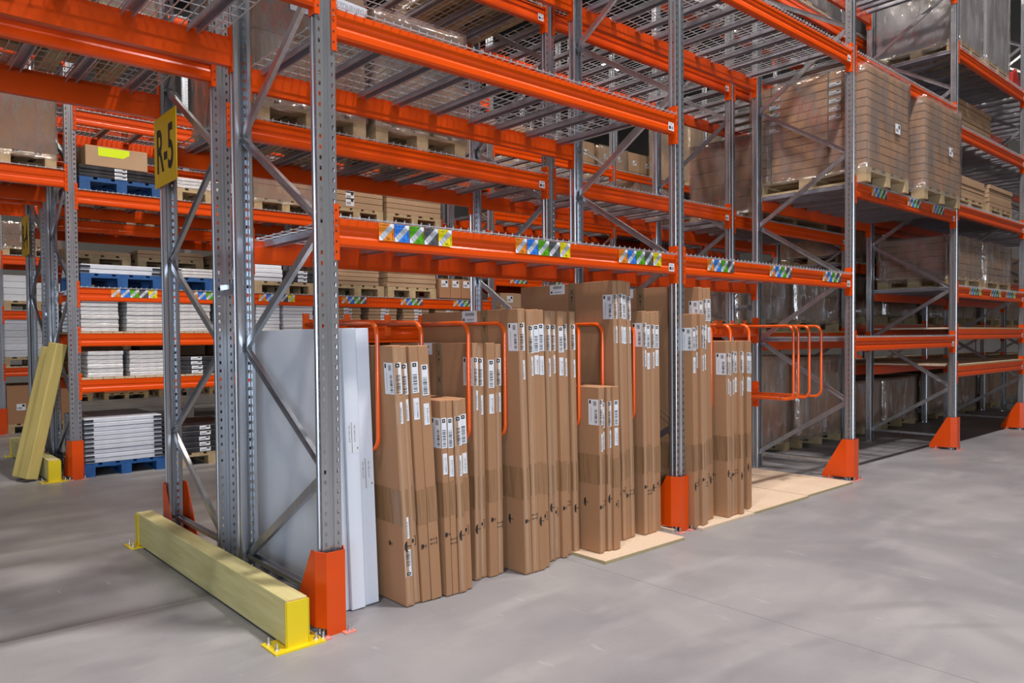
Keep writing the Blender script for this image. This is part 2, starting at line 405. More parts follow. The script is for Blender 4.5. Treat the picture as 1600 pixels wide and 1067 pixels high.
def beam_mesh(ln, h=.135, outer=-1):
    """box beam with a stepped outer face; outer=-1: outer face towards -y at y=0, else towards +y"""
    w = .046
    pr = [(0, 0), (0, -h * .40), (.007, -h * .47), (.007, -h * .60), (0, -h * .68), (-.002, -h * .9), (.003, -h), (w, -h), (w, -.028), (w - .016, -.028), (w - .016, 0)]
    if outer > 0: pr = [(-a, b) for a, b in pr][::-1]
    mb = MB(); mb.prism(pr, 'x', 0, ln, 'orange_paint')
    return mb.mesh('load_beam', fix=True)
def plate_mesh(side, outer, h=.27):
    """beam end connector wrapping the corner of the post; side=+1: post lies at lower x"""
    mb = MB(); s = side; o = outer
    y0 = .004 * o; 
    def bx(xa, xb, ya, yb, za, zb, m): mb.box(min(xa, xb), max(xa, xb), min(ya, yb), max(ya, yb), za, zb, m)
    za, zb = -.135 - (h - .135) * .5, (h - .135) * .5 - .0
    bx(-s * .022, s * .005, y0, y0 - .004 * o * -1 if 0 else y0 + .004 * o, za, zb, 'orange_paint')
    bx(s * .001, s * .005, y0, -.058 * o, za, zb, 'orange_paint')
    for k in range(5):
        z = zb - .03 - k * .05
        mb.box(-s * .012 - .004, -s * .012 + .004, min(y0 + .0042 * o, y0 + .0048 * o), max(y0 + .0042 * o, y0 + .0048 * o), z - .005, z + .005, 'print_black')
    mb.tube([(-s * .012, y0 + .004 * o, zb - .105), (-s * .012, y0 + .010 * o, zb - .105)], .005, 'bolt_steel', 8)
    return mb.mesh('end_connector')
BEAM = {}
def get_beam(ln, h, outer):
    k = (round(ln, 3), h, outer)
    if k not in BEAM: BEAM[k] = beam_mesh(ln, h, outer)
    return BEAM[k]
PLATES = {(s, o): plate_mesh(s, o) for s in (1, -1) for o in (1, -1)}

def deck_mesh(w, d, hooks=True, bars=0, r=.0026, px=.052, py=.105):
    mb = MB(); st = 'wire_steel'
    nx = int(w / px); x0 = (w - nx * px) / 2
    for i in range(nx + 1):
        x = x0 + i * px
        mb.bar((x, -.018, 0), (x, d + .018, 0), 2 * r, 2 * r, st)
        if hooks:
            mb.bar((x, -.016, 0), (x, -.016, .018), 2 * r, 2 * r, st); mb.bar((x, d + .016, 0), (x, d + .016, .018), 2 * r, 2 * r, st)
    ny = int(d / py)
    for j in range(ny + 1):
        y = -.014 + j * (d + .028) / ny
        mb.bar((0, y, .005), (w, y, .005), 2 * r, 2 * r, st)
    for i in range(bars):
        x = (i + .18) * w / bars if bars > 1 else w / 2
        bar_into(mb, x, d)
    return mb.mesh('wire_mesh')
def bar_into(mb, x, d):
    t = .002; w = .052; h = .036; y0, y1 = .048, d - .048; z1 = -.004
    mb.box(x - w/2, x + w/2, y0, y1, z1 - t, z1, 'galvanized_bar')
    mb.box(x - w/2, x - w/2 + t, y0, y1, z1 - h, z1 - t, 'galvanized_bar'); mb.box(x + w/2 - t, x + w/2, y0, y1, z1 - h, z1 - t, 'galvanized_bar')
    for s in (-1, 1): mb.box(x + s * (w/2 + .004) - .004, x + s * (w/2 + .004) + .004, y0, y1, z1 - h, z1 - h + t, 'galvanized_bar')
def one_bar(d):
    mb = MB(); bar_into(mb, 0, d); return mb.mesh('support_bar')
BAR = one_bar(D)
DW = .893
DECK = deck_mesh(DW, D)
DECK_FAR = deck_mesh(2.69, D, True, 8, .003, .052, .21)
def board_mesh(w, d):
    mb = MB(); n = 26; bw = w / n
    for i in range(n): mb.box(i * bw, (i + 1) * bw - .006, -.005, d + .005, 0, .02, 'board_wood')
    return mb.mesh('plank_deck')
BOARD = board_mesh(2.69, D)
mb = MB(); mb.box(0, 2.69, .0, D, 0, .02, 'chipboard', {2: 'chipboard_edge', 4: 'chipboard_edge'}); SHEET = mb.mesh('board_deck')

# coloured location stickers on the barcoded beams
def location_label(n=5, row='R-04-10'):
    mb = MB(); s = .088; cols = ['sticker_orange', 'sticker_blue', 'sticker_green', 'sticker_grey', 'sticker_yellow'][:n]
    for i, c in enumerate(cols):
        x = i * (s + .004); y = -.0032
        mb.box(x, x + s, y, y + .0012, -.075 - .013, s - .075 - .013, c)
        z0 = -.088; y2 = y - .0006
        def q(pts, m, yy=y2): mb.quad([(x + a * s, yy, z0 + b * s) for a, b in pts], m)
        q([(0, 0), (.22, 0), (1, .78), (1, 1), (.78, 1), (0, .22)], 'label_white')
        for k in range(13):
            t = .17 + k * .050; tw = .02 if k % 3 else .034
            q([(t + .11, t - .11), (t + .11 + tw, t - .11 + tw), (t - .11 + tw, t + .11 + tw), (t - .11, t + .11)], 'print_black' if k in (7, 8) else 'print_grey', y2 - .0004)
        add_text(mb, row, .016, 'print_black', lambda a, b, x=x, y2=y2: (x + .004 + a, y2 - .0004, z0 + s - .015 + b))
        add_text(mb, '%d0- 1' % i, .02, 'print_black', lambda a, b, x=x, y2=y2: (x + .042 + a, y2 - .0004, z0 + .005 + b))
        q([(.90, .28), (.94, .28), (.94, .42), (.97, .42), (.92, .5), (.87, .42), (.90, .42)], 'print_black', y2 - .0004)
    return mb.mesh('location_label')
LOC5 = location_label(5); LOC4 = location_label(4)
def small_sticker():
    mb = MB(); y = -.004
    mb.box(0, .062, y, y + .001, -.118, -.062, 'label_white')
    mb.box(.006, .028, y - .0006, y, -.108, -.086, 'print_black'); mb.box(.034, .056, y - .0006, y, -.108, -.086, 'print_grey')
    mb.box(.008, .05, y - .0006, y, -.076, -.070, 'print_grey')
    return mb.mesh('beam_sticker')
STICK = small_sticker()

def rack(name, label, y0, bays, xs, flipbrace, near, back_row):
    """bays: {index: [(level, deck kind, labels or None)]}; a bay index -1 is the bridge over the cross aisle"""
    r = thing(name, label, 'pallet rack', (0, y0, 0))
    idx = sorted(bays); frames = list(range(max(0, idx[0]), idx[-1] + 2))
    if -1 in idx: frames = [-1] + frames
    for n in frames:
        x = n * L if n >= 0 else -3.9
        fr = link('upright_frame', None, r, (x, 0, 0))
        p1 = link('upright_post', POST_F, fr); p2 = link('upright_post', POST_B, fr, (0, D, 0))
        link('foot_plate', FOOT, fr, (0, 0, 0)); link('foot_plate', FOOT, fr, (0, D - .06, 0))
        for me in (BR_B if flipbrace else BR_A):
            link(me.name.split('.')[0], me, fr)
    for b in idx:
        xa, xb = (b * L + .052, (b + 1) * L - .052) if b >= 0 else (-3.848, -.052)
        ln = xb - xa
        for (z, kind, labs) in bays[b]:
            h = .17 if b < 0 else .135
            for outer, y in ((-1, 0), (1, D)):
                bm_ = link('load_beam', get_beam(ln, h, outer), r, (xa, y, z))
                if near or outer < 0:
                    link('end_connector', PLATES[(1, -1 if outer > 0 else 1)] if 0 else PLATES[(1, outer)], bm_, (0, 0, 0))
                    link('end_connector', PLATES[(-1, outer)], bm_, (ln, 0, 0))
                if outer < 0 and labs:
                    for lx in labs: link('location_label', LOC5 if b == 0 or b > 2 else LOC4, bm_, (lx - .052, 0, 0))
                if outer < 0 and near and b >= 0: link('beam_sticker', STICK, bm_, (ln - .085, 0, 0))
            if kind == 'mesh':
                if near:
                    k = int(round(ln / DW))
                    for i in range(k):
                        dk = link('wire_deck', DECK, r, (xa + .004 + i * (ln - .008) / k, 0, z + .003))
                        for bx_ in (.09, .40, .73): link('support_bar', BAR, dk, (bx_, 0, 0))
                else:
                    dk = link('wire_deck', DECK_FAR, r, (xa, 0, z + .003)); dk.scale = (ln / 2.69, 1, 1)
            elif kind == 'bars':
                dk = link('wire_deck', DECK_FAR, r, (xa, 0, z + .003))
                if near:
                    for i in range(9): link('support_bar', BAR, dk, (.1 + i * .31, 0, 0))
            elif kind == 'boards': link('plank_deck', BOARD, r, (xa, 0, z))
            elif kind == 'sheet': link('board_deck', SHEET, r, (xa, 0, z))
    return r

RK = []
M_, B_, S_, X_ = 'mesh', 'boards', 'sheet', 'bars'
lab3 = (.28, 1.2, 2.12)
RK.append(0); RK[-1] = rack('pallet_rack', 'nearest orange and galvanized pallet rack, tall brown cartons standing in its lower bays', 0,
     {-1: [(3.15, M_, None), (4.6, M_, None)],
      0: [(2.0, M_, lab3), (3.0, M_, None), (4.2, M_, None), (5.5, M_, None)],
      1: [(2.0, M_, (.34, 1.24, 2.17)), (4.15, M_, None), (5.5, M_, None)],
      2: [(1.39, M_, None), (2.9, X_, (.4, 1.3, 2.0)), (4.15, X_, None), (5.6, X_, None)],
      3: [(1.02, S_, None), (1.48, S_, None), (2.0, X_, (.45, 1.25, 1.9)), (3.0, X_, None), (3.95, X_, None), (4.9, X_, None)],
      4: [(1.02, S_, None), (1.48, S_, None), (2.0, X_, lab3), (3.0, X_, None), (3.95, X_, None), (4.9, X_, None)]},
     6, False, True, False)
RK.append(0); RK[-1] = rack('pallet_rack', 'pallet rack standing back to back right behind the nearest rack, wrapped pallets on its shelves', 1.33,
     {-1: [(3.15, M_, None), (4.6, M_, None)],
      0: [(2.8, M_, None), (4.2, M_, None)], 1: [(2.8, M_, None), (4.2, M_, None)],
      2: [(1.45, S_, None), (2.75, X_, None), (4.2, X_, None), (5.5, X_, None)],
      3: [(1.0, S_, None), (1.56, S_, None), (2.4, M_, None), (3.0, M_, None), (4.2, X_, None), (5.5, X_, None)],
      4: [(1.0, S_, None), (1.56, S_, None), (2.4, M_, None), (3.0, M_, None), (4.2, M_, None), (5.5, M_, None)],
      5: [(1.0, S_, None), (1.56, S_, None), (2.4, M_, None), (4.2, M_, None)]},
     6, True, True, True)
r3lab = (.35, 1.15, 1.95)
RK.append(0); RK[-1] = rack('pallet_rack', 'pallet rack across the middle aisle, flat grey and black packs stacked on its shelves', 5.45,
     {-1: [(3.15, M_, None), (4.4, M_, None)],
      0: [(1.02, B_, None), (1.5, B_, None), (1.97, M_, r3lab), (2.97, M_, None), (3.78, M_, None), (5.0, M_, None)],
      1: [(1.02, B_, None), (1.5, B_, None), (1.97, M_, (.25, 1.15, 2.05)), (2.97, M_, None), (3.78, M_, None), (5.0, M_, None)],
      2: [(1.02, B_, None), (1.5, B_, None), (2.35, M_, r3lab), (3.35, M_, None), (4.35, M_, None)],
      3: [(1.02, B_, None), (1.5, B_, None), (2.35, M_, r3lab), (3.35, M_, None), (4.35, M_, None)],
      4: [(1.5, B_, None), (2.35, M_, r3lab), (3.35, M_, None), (4.35, M_, None)]},
     5, False, False, False)
RK.append(0); RK[-1] = rack('pallet_rack', 'pallet rack carrying the sign R-4, behind the rack with the grey flat packs', 6.78,
     {-1: [(3.15, M_, None), (4.4, M_, None)],
      0: [(1.02, B_, None), (2.3, M_, None), (2.85, M_, None), (3.6, M_, None), (4.3, M_, None)],
      1: [(1.02, B_, None), (2.3, M_, None), (2.85, M_, None), (3.6, M_, None), (4.3, M_, None)],
      2: [(1.02, B_, None), (2.3, M_, None), (3.3, M_, None), (4.3, M_, None)],
      3: [(2.3, M_, None), (3.3, M_, None), (4.3, M_, None)],
      4: [(2.3, M_, None), (3.3, M_, None), (4.3, M_, None)]},
     5, True, False, True)
RK.append(0); RK[-1] = rack('pallet_rack', 'farthest pallet rack, seen past the leaning timbers at the far left', 10.5,
     {0: [(1.02, B_, None), (1.9, M_, None), (2.75, M_, None), (3.7, M_, None)],
      1: [(1.02, B_, None), (1.9, M_, None), (2.75, M_, None), (3.7, M_, None)],
      2: [(1.02, B_, None), (1.9, M_, None), (2.75, M_, None), (3.7, M_, None)],
      3: [(1.9, M_, None), (2.75, M_, None), (3.7, M_, None)]},
     4, False, False, False)

# steel ties between the back-to-back rows
mb = MB(); mb.channel((0, 0, 0), (0, .15, 0), .05, .03, .003, 'galvanized', (0, 0, 1)); mb.box(-.05, .05, 0, .004, -.03, .03, 'galvanized'); mb.box(-.05, .05, .146, .15, -.03, .03, 'galvanized'); TIE = mb.mesh('row_spacer')
for rk in (RK[0], RK[2]):
    for n in range(5): link('row_spacer', TIE, rk, (n * L, 1.12, 1.72))

# ------------------------------------------------------------------ post protectors
def guard():
    H = .40; T = .006
    mb = MB(); g = 'guard_orange'
    pl = [(-.078, .03), (-.052, -.035), (.048, -.035), (.078, .03)]
    for a, b in zip(pl, pl[1:]):
        d = Vector((b[0] - a[0], b[1] - a[1])).normalized(); nrm = Vector((-d.y, d.x)) * T
        mb.prism([a, b, (b[0] + nrm.x, b[1] + nrm.y), (a[0] + nrm.x, a[1] + nrm.y)], 'z', .0 if a[0] == -.052 else .035, H, g)
    for s in (-1, 1):
        xa, xb = sorted((s * .078, s * (.078 - T)))
        mb.prism([(.03, .03), (.17, .03), (.17, .012), (.27, .012), (.27, .05), (.07, H), (.03, H)], 'x', xa, xb, g)
    return mb.mesh('shield', fix=True)
SHIELD = guard()
mb = MB()
for (x, y) in ((-.075, -.075), (.055, -.075)): mb.box(x - .03, x + .03, y, y + .05, 0, .006, 'anchor_red')
for x in (-.10, .075): mb.box(x - .012, x + .03, .16, .22, 0, .006, 'anchor_red')
GFOOT = mb.mesh('foot_flange')
mb = MB(); mb.cyl((0, 0), .013, 0, .008, 'bolt_steel', 6); mb.cyl((0, 0), .006, .008, .032, 'bolt_steel', 8); ABOLT = mb.mesh('anchor_bolt')
def protector(x, y, label, rz=0, group='orange post protectors'):
    t = thing('post_protector', label, 'post protector', (x, y, 0), (0, 0, rz), group)
    link('shield', SHIELD, t); link('foot_flange', GFOOT, t)
    for (a, b) in ((-.08, -.05), (.06, -.05), (-.095, .19), (.085, .19)): link('anchor_bolt', ABOLT, t, (a, b, .006))
protector(0, 0, 'orange steel post protector at the nearest corner, beside the yellow beam bracket')
protector(L, 0, 'orange steel post protector standing on the aisle side between brown carton rows')
protector(2 * L, 0, 'orange post protector at the end of the chipboard sheets, right of the orange hoops')
protector(3 * L, 0, 'orange post protector on bare concrete, second from the right edge')
protector(4 * L, 0, 'orange post protector cut by the right edge of the photo')
protector(0, 2.39, 'orange post protector at the far end of the near timber barrier, beneath sign R-5', math.pi)
protector(0, 5.45, 'orange post protector across the middle aisle beside the leaning timbers and blue pallet')
protector(0, 10.5, 'distant orange post protector at the left edge beside stacked brown boxes')

# ------------------------------------------------------------------ timber barriers
def barrier(x, y0, y1, label, tim_label):
    t = thing('timber_barrier', label, 'barrier', (x, 0, 0))
    mb = MB(); mb.box(0, .105, y0 + .007, y1 - .007, .012, .225, 'timber', {2: 'end_grain', 4: 'end_grain'})
    o = link('timber_beam', bake(mb.mesh('timber_beam'), [('BEVEL', dict(width=.005, segments=2))]), t)
    for y, s in ((y0, 1), (y1, -1)):
        mb = MB(); p = 'yellow_paint'
        ya, yb = sorted((y, y + s * .007)); mb.box(-.002, .107, ya, yb, .006, .215, p)
        ya, yb = sorted((y - s * .035, y + s * .13)); mb.box(-.07, .175, ya, yb, 0, .008, p)
        for xs in (-.0055, .1055): 
            yc, yd = sorted((y, y + s * .075 if xs < 0 and s < 0 else y + s * .01)); mb.box(xs, xs + .005, yc, yd, .006, .215, p)
        br = link('end_bracket', mb.mesh('end_bracket'), t)
        for bx_, by_ in ((-.045, .01), (-.045, .10), (.148, .01), (.148, .10)): link('anchor_bolt', ABOLT, br, (bx_, y + s * by_, .008))
    return t
barrier(-.26, -.05, 2.36, 'long yellowish timber barrier in yellow end brackets across the near rack end', '')
barrier(-.26, 5.42, 7.85, 'timber barrier behind the leaning timbers, at the end of the R-4 rack', '')
def leaning(p0, p1, w, label):
    mb = MB(); d = (Vector(p1) - Vector(p0)); ln = d.length
    mb.box(-w/2, w/2, -w/2, w/2, 0, ln, 'timber_upright', {1: 'end_grain', 0: 'end_grain'})
    me = bake(mb.mesh('timber'), [('BEVEL', dict(width=.01, segments=2))])
    o = link('timber', me, None, p0); o.rotation_euler = d.to_track_quat('Z', 'Y').to_euler()
    o.rotation_euler.rotate_axis('Z', math.radians(35))
    tag(o, label, 'timber', 'loose timbers leaning on the rack')
leaning((-.40, 5.66, .03), (-.115, 5.62, 1.40), .125, 'yellowish square timber leaning against the far rack, the one in front')
leaning((-.445, 5.835, .03), (-.16, 5.80, 1.36), .11, 'yellowish timber leaning half hidden behind the other leaning timber')

# ------------------------------------------------------------------ aisle signs
def sign(txt, x, y, z, label):
    t = thing('aisle_sign', label, 'sign', (x, y, z))
    mb = MB(); mb.box(-.003, .003, -.235, .235, 0, .48, 'sign_yellow'); link('panel', mb.mesh('panel'), t)
    mb = MB(); add_text(mb, txt, .42, 'print_black', lambda a, b: (-.0042, -a * .62, .10 + b), 'CENTER', .008)
    mb = mb if mb.v else mb
    link('lettering', mb.mesh('lettering'), t)
    mb = MB(); mb.box(.003, .025, .12, .20, .1, .13, 'galvanized'); mb.box(.003, .025, .12, .20, .36, .39, 'galvanized'); link('bracket', mb.mesh('bracket'), t)
    return t
sign('R-5', -.075, 2.165, 2.49, 'yellow aisle sign reading R-5 on the rack post')
sign('R-4', -.075, 7.66, 2.48, 'yellow aisle sign reading R-4 on the far post at the left')

# ------------------------------------------------------------------ tall flat cartons standing between the hoops
def bars_v(mb, x0, x1, z0, z1, n, y, m='print_black', seed=1):
    rr = random.Random(seed); z = z0
    while z < z1:
        h = rr.choice((.002, .003, .005, .004)); mb.box(x0, x1, y - .0003, y, z, min(z + h, z1), m); z += h + rr.choice((.002, .0035, .006))
def main_label(w=.040, h=.165, wide=False, seed=1):
    mb = MB(); y = -.0008
    mb.box(0, w, y, 0, 0, h, 'label_white')
    mb.box(w * .22, w * .78, y - .0004, y, h - .026, h - .006, 'print_black')
    mb.box(w * .4, w * .6, y - .0008, y - .0004, h - .019, h - .013, 'label_white')
    bars_v(mb, w * .2, w * .8, .008, h * .6, 0, y - .0002, 'print_black', seed)
    mb.box(w * .04, w * .08, y - .0004, y, .002, h - .002, 'print_black')
    return mb.mesh('shipping_label')
def second_label(w=.032, h=.115, seed=2):
    mb = MB(); y = -.0008
    mb.box(0, w, y, 0, 0, h, 'label_white'); bars_v(mb, w * .5, w * .82, .012, h * .78, 0, y - .0002, 'print_grey', seed)
    mb.box(w * .15, w * .2, y - .0004, y, h * .2, h * .85, 'print_grey')
    return mb.mesh('small_label')
MAINL = [main_label(seed=i) for i in range(4)]; SECL = [second_label(seed=i + 9) for i in range(4)]
def side_label(w=.085, h=.165):
    mb = MB(); x = -.0008
    mb.box(x, 0, 0, w, 0, h, 'label_white'); rr = random.Random(3); z = .01
    while z < h * .6:
        q = rr.choice((.002, .003, .005)); mb.box(x - .0004, x, w * .12, w * .38, z, z + q, 'print_black'); z += q + rr.choice((.002, .004, .006))
    mb.box(x - .0004, x, w * .75, w * .92, h - .028, h - .006, 'print_black'); mb.box(x - .0004, x, w * .2, w * .5, h - .04, h - .012, 'print_grey')
    mb.box(x - .0004, x, w * .72, w * .76, .02, h - .05, 'print_grey')
    return mb.mesh('shipping_label')
SIDEL = side_label()
def symbols(kind):
    mb = MB(); y = -.0006; m = 'print_black'
    def q(pts, mm=m): mb.quad([(a, y, b) for a, b in pts], mm)
    if kind == 0:      # umbrella lying on its side
        pts = [(.0 + .018 * math.sin(t * math.pi / 8) , .0 + .03 * math.cos(t * math.pi / 8)) for t in range(9)]
        q([(-a, b) for a, b in pts]); q([(0, -.002), (.022, -.002), (.022, .002), (0, .002)])
    elif kind == 1:    # two arrows on a base line
        for z in (-.014, .010):
            q([(-.02, z - .0015), (.016, z - .0015), (.016, z + .0015), (-.02, z + .0015)]); q([(-.028, z), (-.018, z - .006), (-.018, z + .006)])
        q([(.016, -.024), (.019, -.024), (.019, .020), (.016, .020)])
    elif kind == 2:    # goblet
        q([(-.018, -.012), (-.004, -.012), (.0, -.006), (.0, .006), (-.004, .012), (-.018, .012)]); q([(0, -.0015), (.012, -.0015), (.012, .0015), (0, .0015)]); q([(.012, -.01), (.015, -.01), (.015, .01), (.012, .01)])
    else:              # square and clamp marks
        q([(-.012, -.01), (.0, -.01), (.0, .01), (-.012, .01)])
        q([(.01, -.025), (.013, -.025), (.013, .025), (.01, .025)]); q([(.0, .022), (.01, .022), (.01, .025), (.0, .025)]); q([(.0, -.025), (.01, -.025), (.01, -.022), (.0, -.022)])
    return mb.mesh('printed_mark')
SYM = [symbols(k) for k in range(4)]
def xtape(h):
    """tape strip with x and arrow marks down the broad side (-x face)"""
    mb = MB(); x = -.0007
    mb.box(x, 0, -.035, .035, .01, h - .002, 'side_tape')
    z = h - .06; k = 0
    while z > .7:
        xx = x - .0005
        def ln(y0, z0, y1, z1):
            d = Vector((y1 - y0, z1 - z0)).normalized() * .0022; n2 = Vector((-d.y, d.x))
            mb.quad([(xx, y0 - n2.x, z0 - n2.y), (xx, y1 - n2.x, z1 - n2.y), (xx, y1 + n2.x, z1 + n2.y), (xx, y0 + n2.x, z0 + n2.y)], 'print_black')
        ln(-.015, z - .018, .015, z + .018); ln(.015, z - .018, -.015, z + .018)
        if k % 2 == 0: ln(0, z - .03, 0, z - .075); ln(0, z - .03, .012, z - .045); ln(0, z - .03, -.012, z - .045)
        z -= .16; k += 1
    return mb.mesh('tape_strip')
def top_label():
    mb = MB(); mb.box(-.0008, 0, 0, .15, -.07, 0, 'label_white'); mb.box(-.0008, .05, 0, .15, 0, .0008, 'label_white')
    for i in range(9): mb.box(-.0013, -.0008, .03 + i * .010, .03 + i * .010 + .005, -.03, -.012, 'print_black')
    mb.box(-.0013, -.0008, .125, .14, -.062, -.046, 'print_black'); mb.box(-.0013, -.0008, .03, .10, -.058, -.052, 'print_grey')
    return mb.mesh('shipping_label')
TOPL = top_label()
CART = {}
def carton_mesh(w, d, h, mat):
    k = (round(w, 3), round(d, 2), round(h, 3), mat)
    if k in CART: return CART[k]
    mb = MB(); mb.box(0, w, 0, d, 0, h, mat)
    me = bake(mb.mesh('carton_body'), [('BEVEL', dict(width=.0035, segments=2))])
    # a flap seam along the narrow front face
    mb2 = MB(); mb2.v = [tuple(v.co) for v in me.vertices]; mb2.f = [tuple(p.vertices) for p in me.polygons]; mb2.m = [0] * len(mb2.f); mb2.names = [mat]
    CART[k] = mb2.mesh('carton_body'); return CART[k]
def tall_carton(x0, w, y, d, h, z0, lean, label, group, first=None, lab=True, low=False, mat='cardboard', seed=0, tape='brown_tape', dz=0., zt=.43):
    rr = random.Random(seed * 7 + 3)
    t = thing('flat_carton', label, 'cardboard box', (x0, y, z0), (0, math.atan(lean / h), 0), group)
    link('carton_body', carton_mesh(w, d, h, mat), t)
    if mat != 'cardboard': return t
    if lab:
        lw = min(.044, w - .003)
        lx = (w - lw) / 2; jz = rr.uniform(-.012, .012) + dz
        o = link('shipping_label', MAINL[seed % 4], t, (lx, -.0002, h - .255 + jz)); o.scale = (lw / .040, 1, 1)
        o = link('small_label', SECL[seed % 4], t, (lx + .004, -.0002, h - .405 + rr.uniform(-.025, .02) + dz)); o.scale = (lw / .040, 1, 1)
        if first: link('shipping_label', SIDEL, t, (-.0002, .004, h - .255 + jz))
    if low:
        link('small_label', SECL[0], t, (.008, -.0002, .36)); o = link('shipping_label', MAINL[1], t, (w * .9, -.0002, .30), (0, math.pi, 0)); o.scale = (1, 1, .85)
    # tape wrapped round the lower end
    mb = MB(); jt = rr.uniform(-.018, .018); mb.box(-.0006, w + .0006, -.0006, .26, zt + jt, zt + .19 + jt, tape); link('tape_band', mb.mesh('tape_band'), t)
    if rr.random() < .45:
        mb = MB(); mb.box(w * .15, w * .55, -.0012, .0, .012, h - .012, 'clear_tape'); link('tape_strip', mb.mesh('tape_strip'), t)
    sy = SYM[(seed * 3 + 1) % 4]; link('printed_mark', sy, t, (w * .5, -.0009, .30 + .02 * (seed % 3)))
    if first:
        link('tape_strip', xtape(h), t, (-.0002, first, 0)); link('shipping_label', TOPL, t, (-.0004, first + .07, h))
        link('printed_mark', SYM[(seed + 1) % 4], t, (-.0012, .12, .32), (0, 0, -math.pi / 2))
    return t
ORD = ['first', 'second', 'third', 'fourth', 'fifth', 'sixth', 'seventh', 'eighth', 'ninth', 'tenth', 'eleventh', 'twelfth', 'thirteenth', 'fourteenth', 'fifteenth']
def carton_row(desc, edges, y, d, h, z0, lean, first, group, ys=None, seed=0, low=False, tapes=True, zt=.43):
    for i in range(len(edges) - 1):
        w = edges[i + 1] - edges[i] - .004
        rv = random.Random(i * 5 + seed)
        tall_carton(edges[i], w, y + (rv.uniform(-.012, .022) if i else 0), d, h - rv.uniform(0, .008), z0, lean + rv.uniform(-.004, .004) * h,
                    desc % ORD[i], group, first if i == 0 else None, seed=seed + i, low=low and i == 0, zt=zt)
G = 'tall flat cartons standing between the orange hoops'
carton_row('tall brown carton row right of the white cartons, %s from left', [.440, .494, .543, .604, .674], .03, .96, 1.38, .003, -.075, .45, G, seed=1, low=True)
carton_row('short brown carton row on bare concrete, %s from its left', [.694, .737, .780, .833, .887], .018, .55, 1.08, .003, -.035, .3, G, seed=11)
carton_row('brown carton row right of the short concrete-standing row, %s from left', [.978, 1.022, 1.078, 1.144, 1.195], .12, .88, 1.385, .003, -.012, .33, G, seed=21)
carton_row('very tall brown carton, larger tall row, front part, %s from its left', [1.262, 1.321, 1.38, 1.433, 1.486], .0, .98, 1.585, .003, -.045, .31, G, seed=31, zt=.46)
carton_row('very tall brown carton, larger tall row, set-back part, %s from its left', [1.555, 1.612, 1.668, 1.72, 1.778, 1.832], .09, .9, 1.585, .003, -.035, .22, G, seed=41, zt=.42)
carton_row('short brown carton row standing on chipboard, %s from its left', [1.862, 1.903, 1.945, 1.99, 2.054], -.055, .5, 1.075, .022, -.008, .3, G, seed=51)
carton_row('tallest brown carton row behind the short chipboard-standing one, %s from left', [2.165, 2.215, 2.262, 2.31, 2.359], .06, .92, 1.78, .022, -.04, .38, G, seed=61)
carton_row('brown carton close left of the middle post protector, %s from the left', [2.425, 2.475, 2.52, 2.575, 2.636], .035, .9, 1.575, .022, -.02, .3, G, seed=71)
carton_row('brown carton close right of the middle post, shorter kind, %s from the left', [2.862, 2.905, 2.948, 2.99, 3.035], -.08, .6, 1.56, .022, -.03, .12, G, seed=81)
carton_row('tall brown carton behind the shorter ones past the middle post, %s from left', [3.05, 3.10, 3.15, 3.205], -.02, .9, 1.76, .022, -.045, .22, G, seed=91)
tall_carton(2.80, .055, .10, .9, 1.76, .022, -.02, 'tallest brown carton half hidden by the middle post, label on its broad side', G, .25, lab=False, seed=96)
carton_row('lower brown carton, rightmost row, front part, %s from its left', [3.290, 3.335, 3.38, 3.42, 3.46, 3.51], -.08, .9, 1.36, .022, -.02, .5, G, seed=101)
carton_row('lower brown carton, right end of the rightmost row, %s from its left', [3.55, 3.60, 3.65, 3.70, 3.75], -.02, .9, 1.36, .022, -.01, .5, G, seed=111)

# two white cartons and one thin white carton at the left end
def white_carton(x0, w, y, d, h, lean, label, lz=None):
    t = thing('flat_carton', label, 'cardboard box', (x0, y, .003), (0, math.atan(lean / h), 0), 'white flat cartons at the rack end')
    link('carton_body', carton_mesh(w, d, h, 'white_carton'), t)
    if lz:
        mb = MB(); yy = -.0008; mb.box(.006, w - .004, yy, 0, lz, lz + .165, 'label_white')
        mb.box(w * .42, w * .45, yy - .0004, yy, lz + .003, lz + .162, 'print_black')
        for a in (.6, .22): bars_v(mb, w * a, w * (a + .1), lz + .06, lz + .145, 0, yy - .0002, 'print_grey', 5)
        mb.box(w * .8, w * .86, yy - .0004, yy, lz + .02, lz + .03, 'print_black')
        link('shipping_label', mb.mesh('shipping_label'), t)
    return t
white_carton(.166, .033, .20, 1.08, 1.47, -.035, 'thin white flat carton nearest the corner post, first of the white ones')
white_carton(.203, .080, .18, 1.10, 1.47, -.04, 'white flat carton with its barcode label set higher, in the middle of the white ones', .82)
white_carton(.286, .090, .20, 1.08, 1.47, -.045, 'white flat carton with its barcode label set lower, next to the brown cartons', .62)

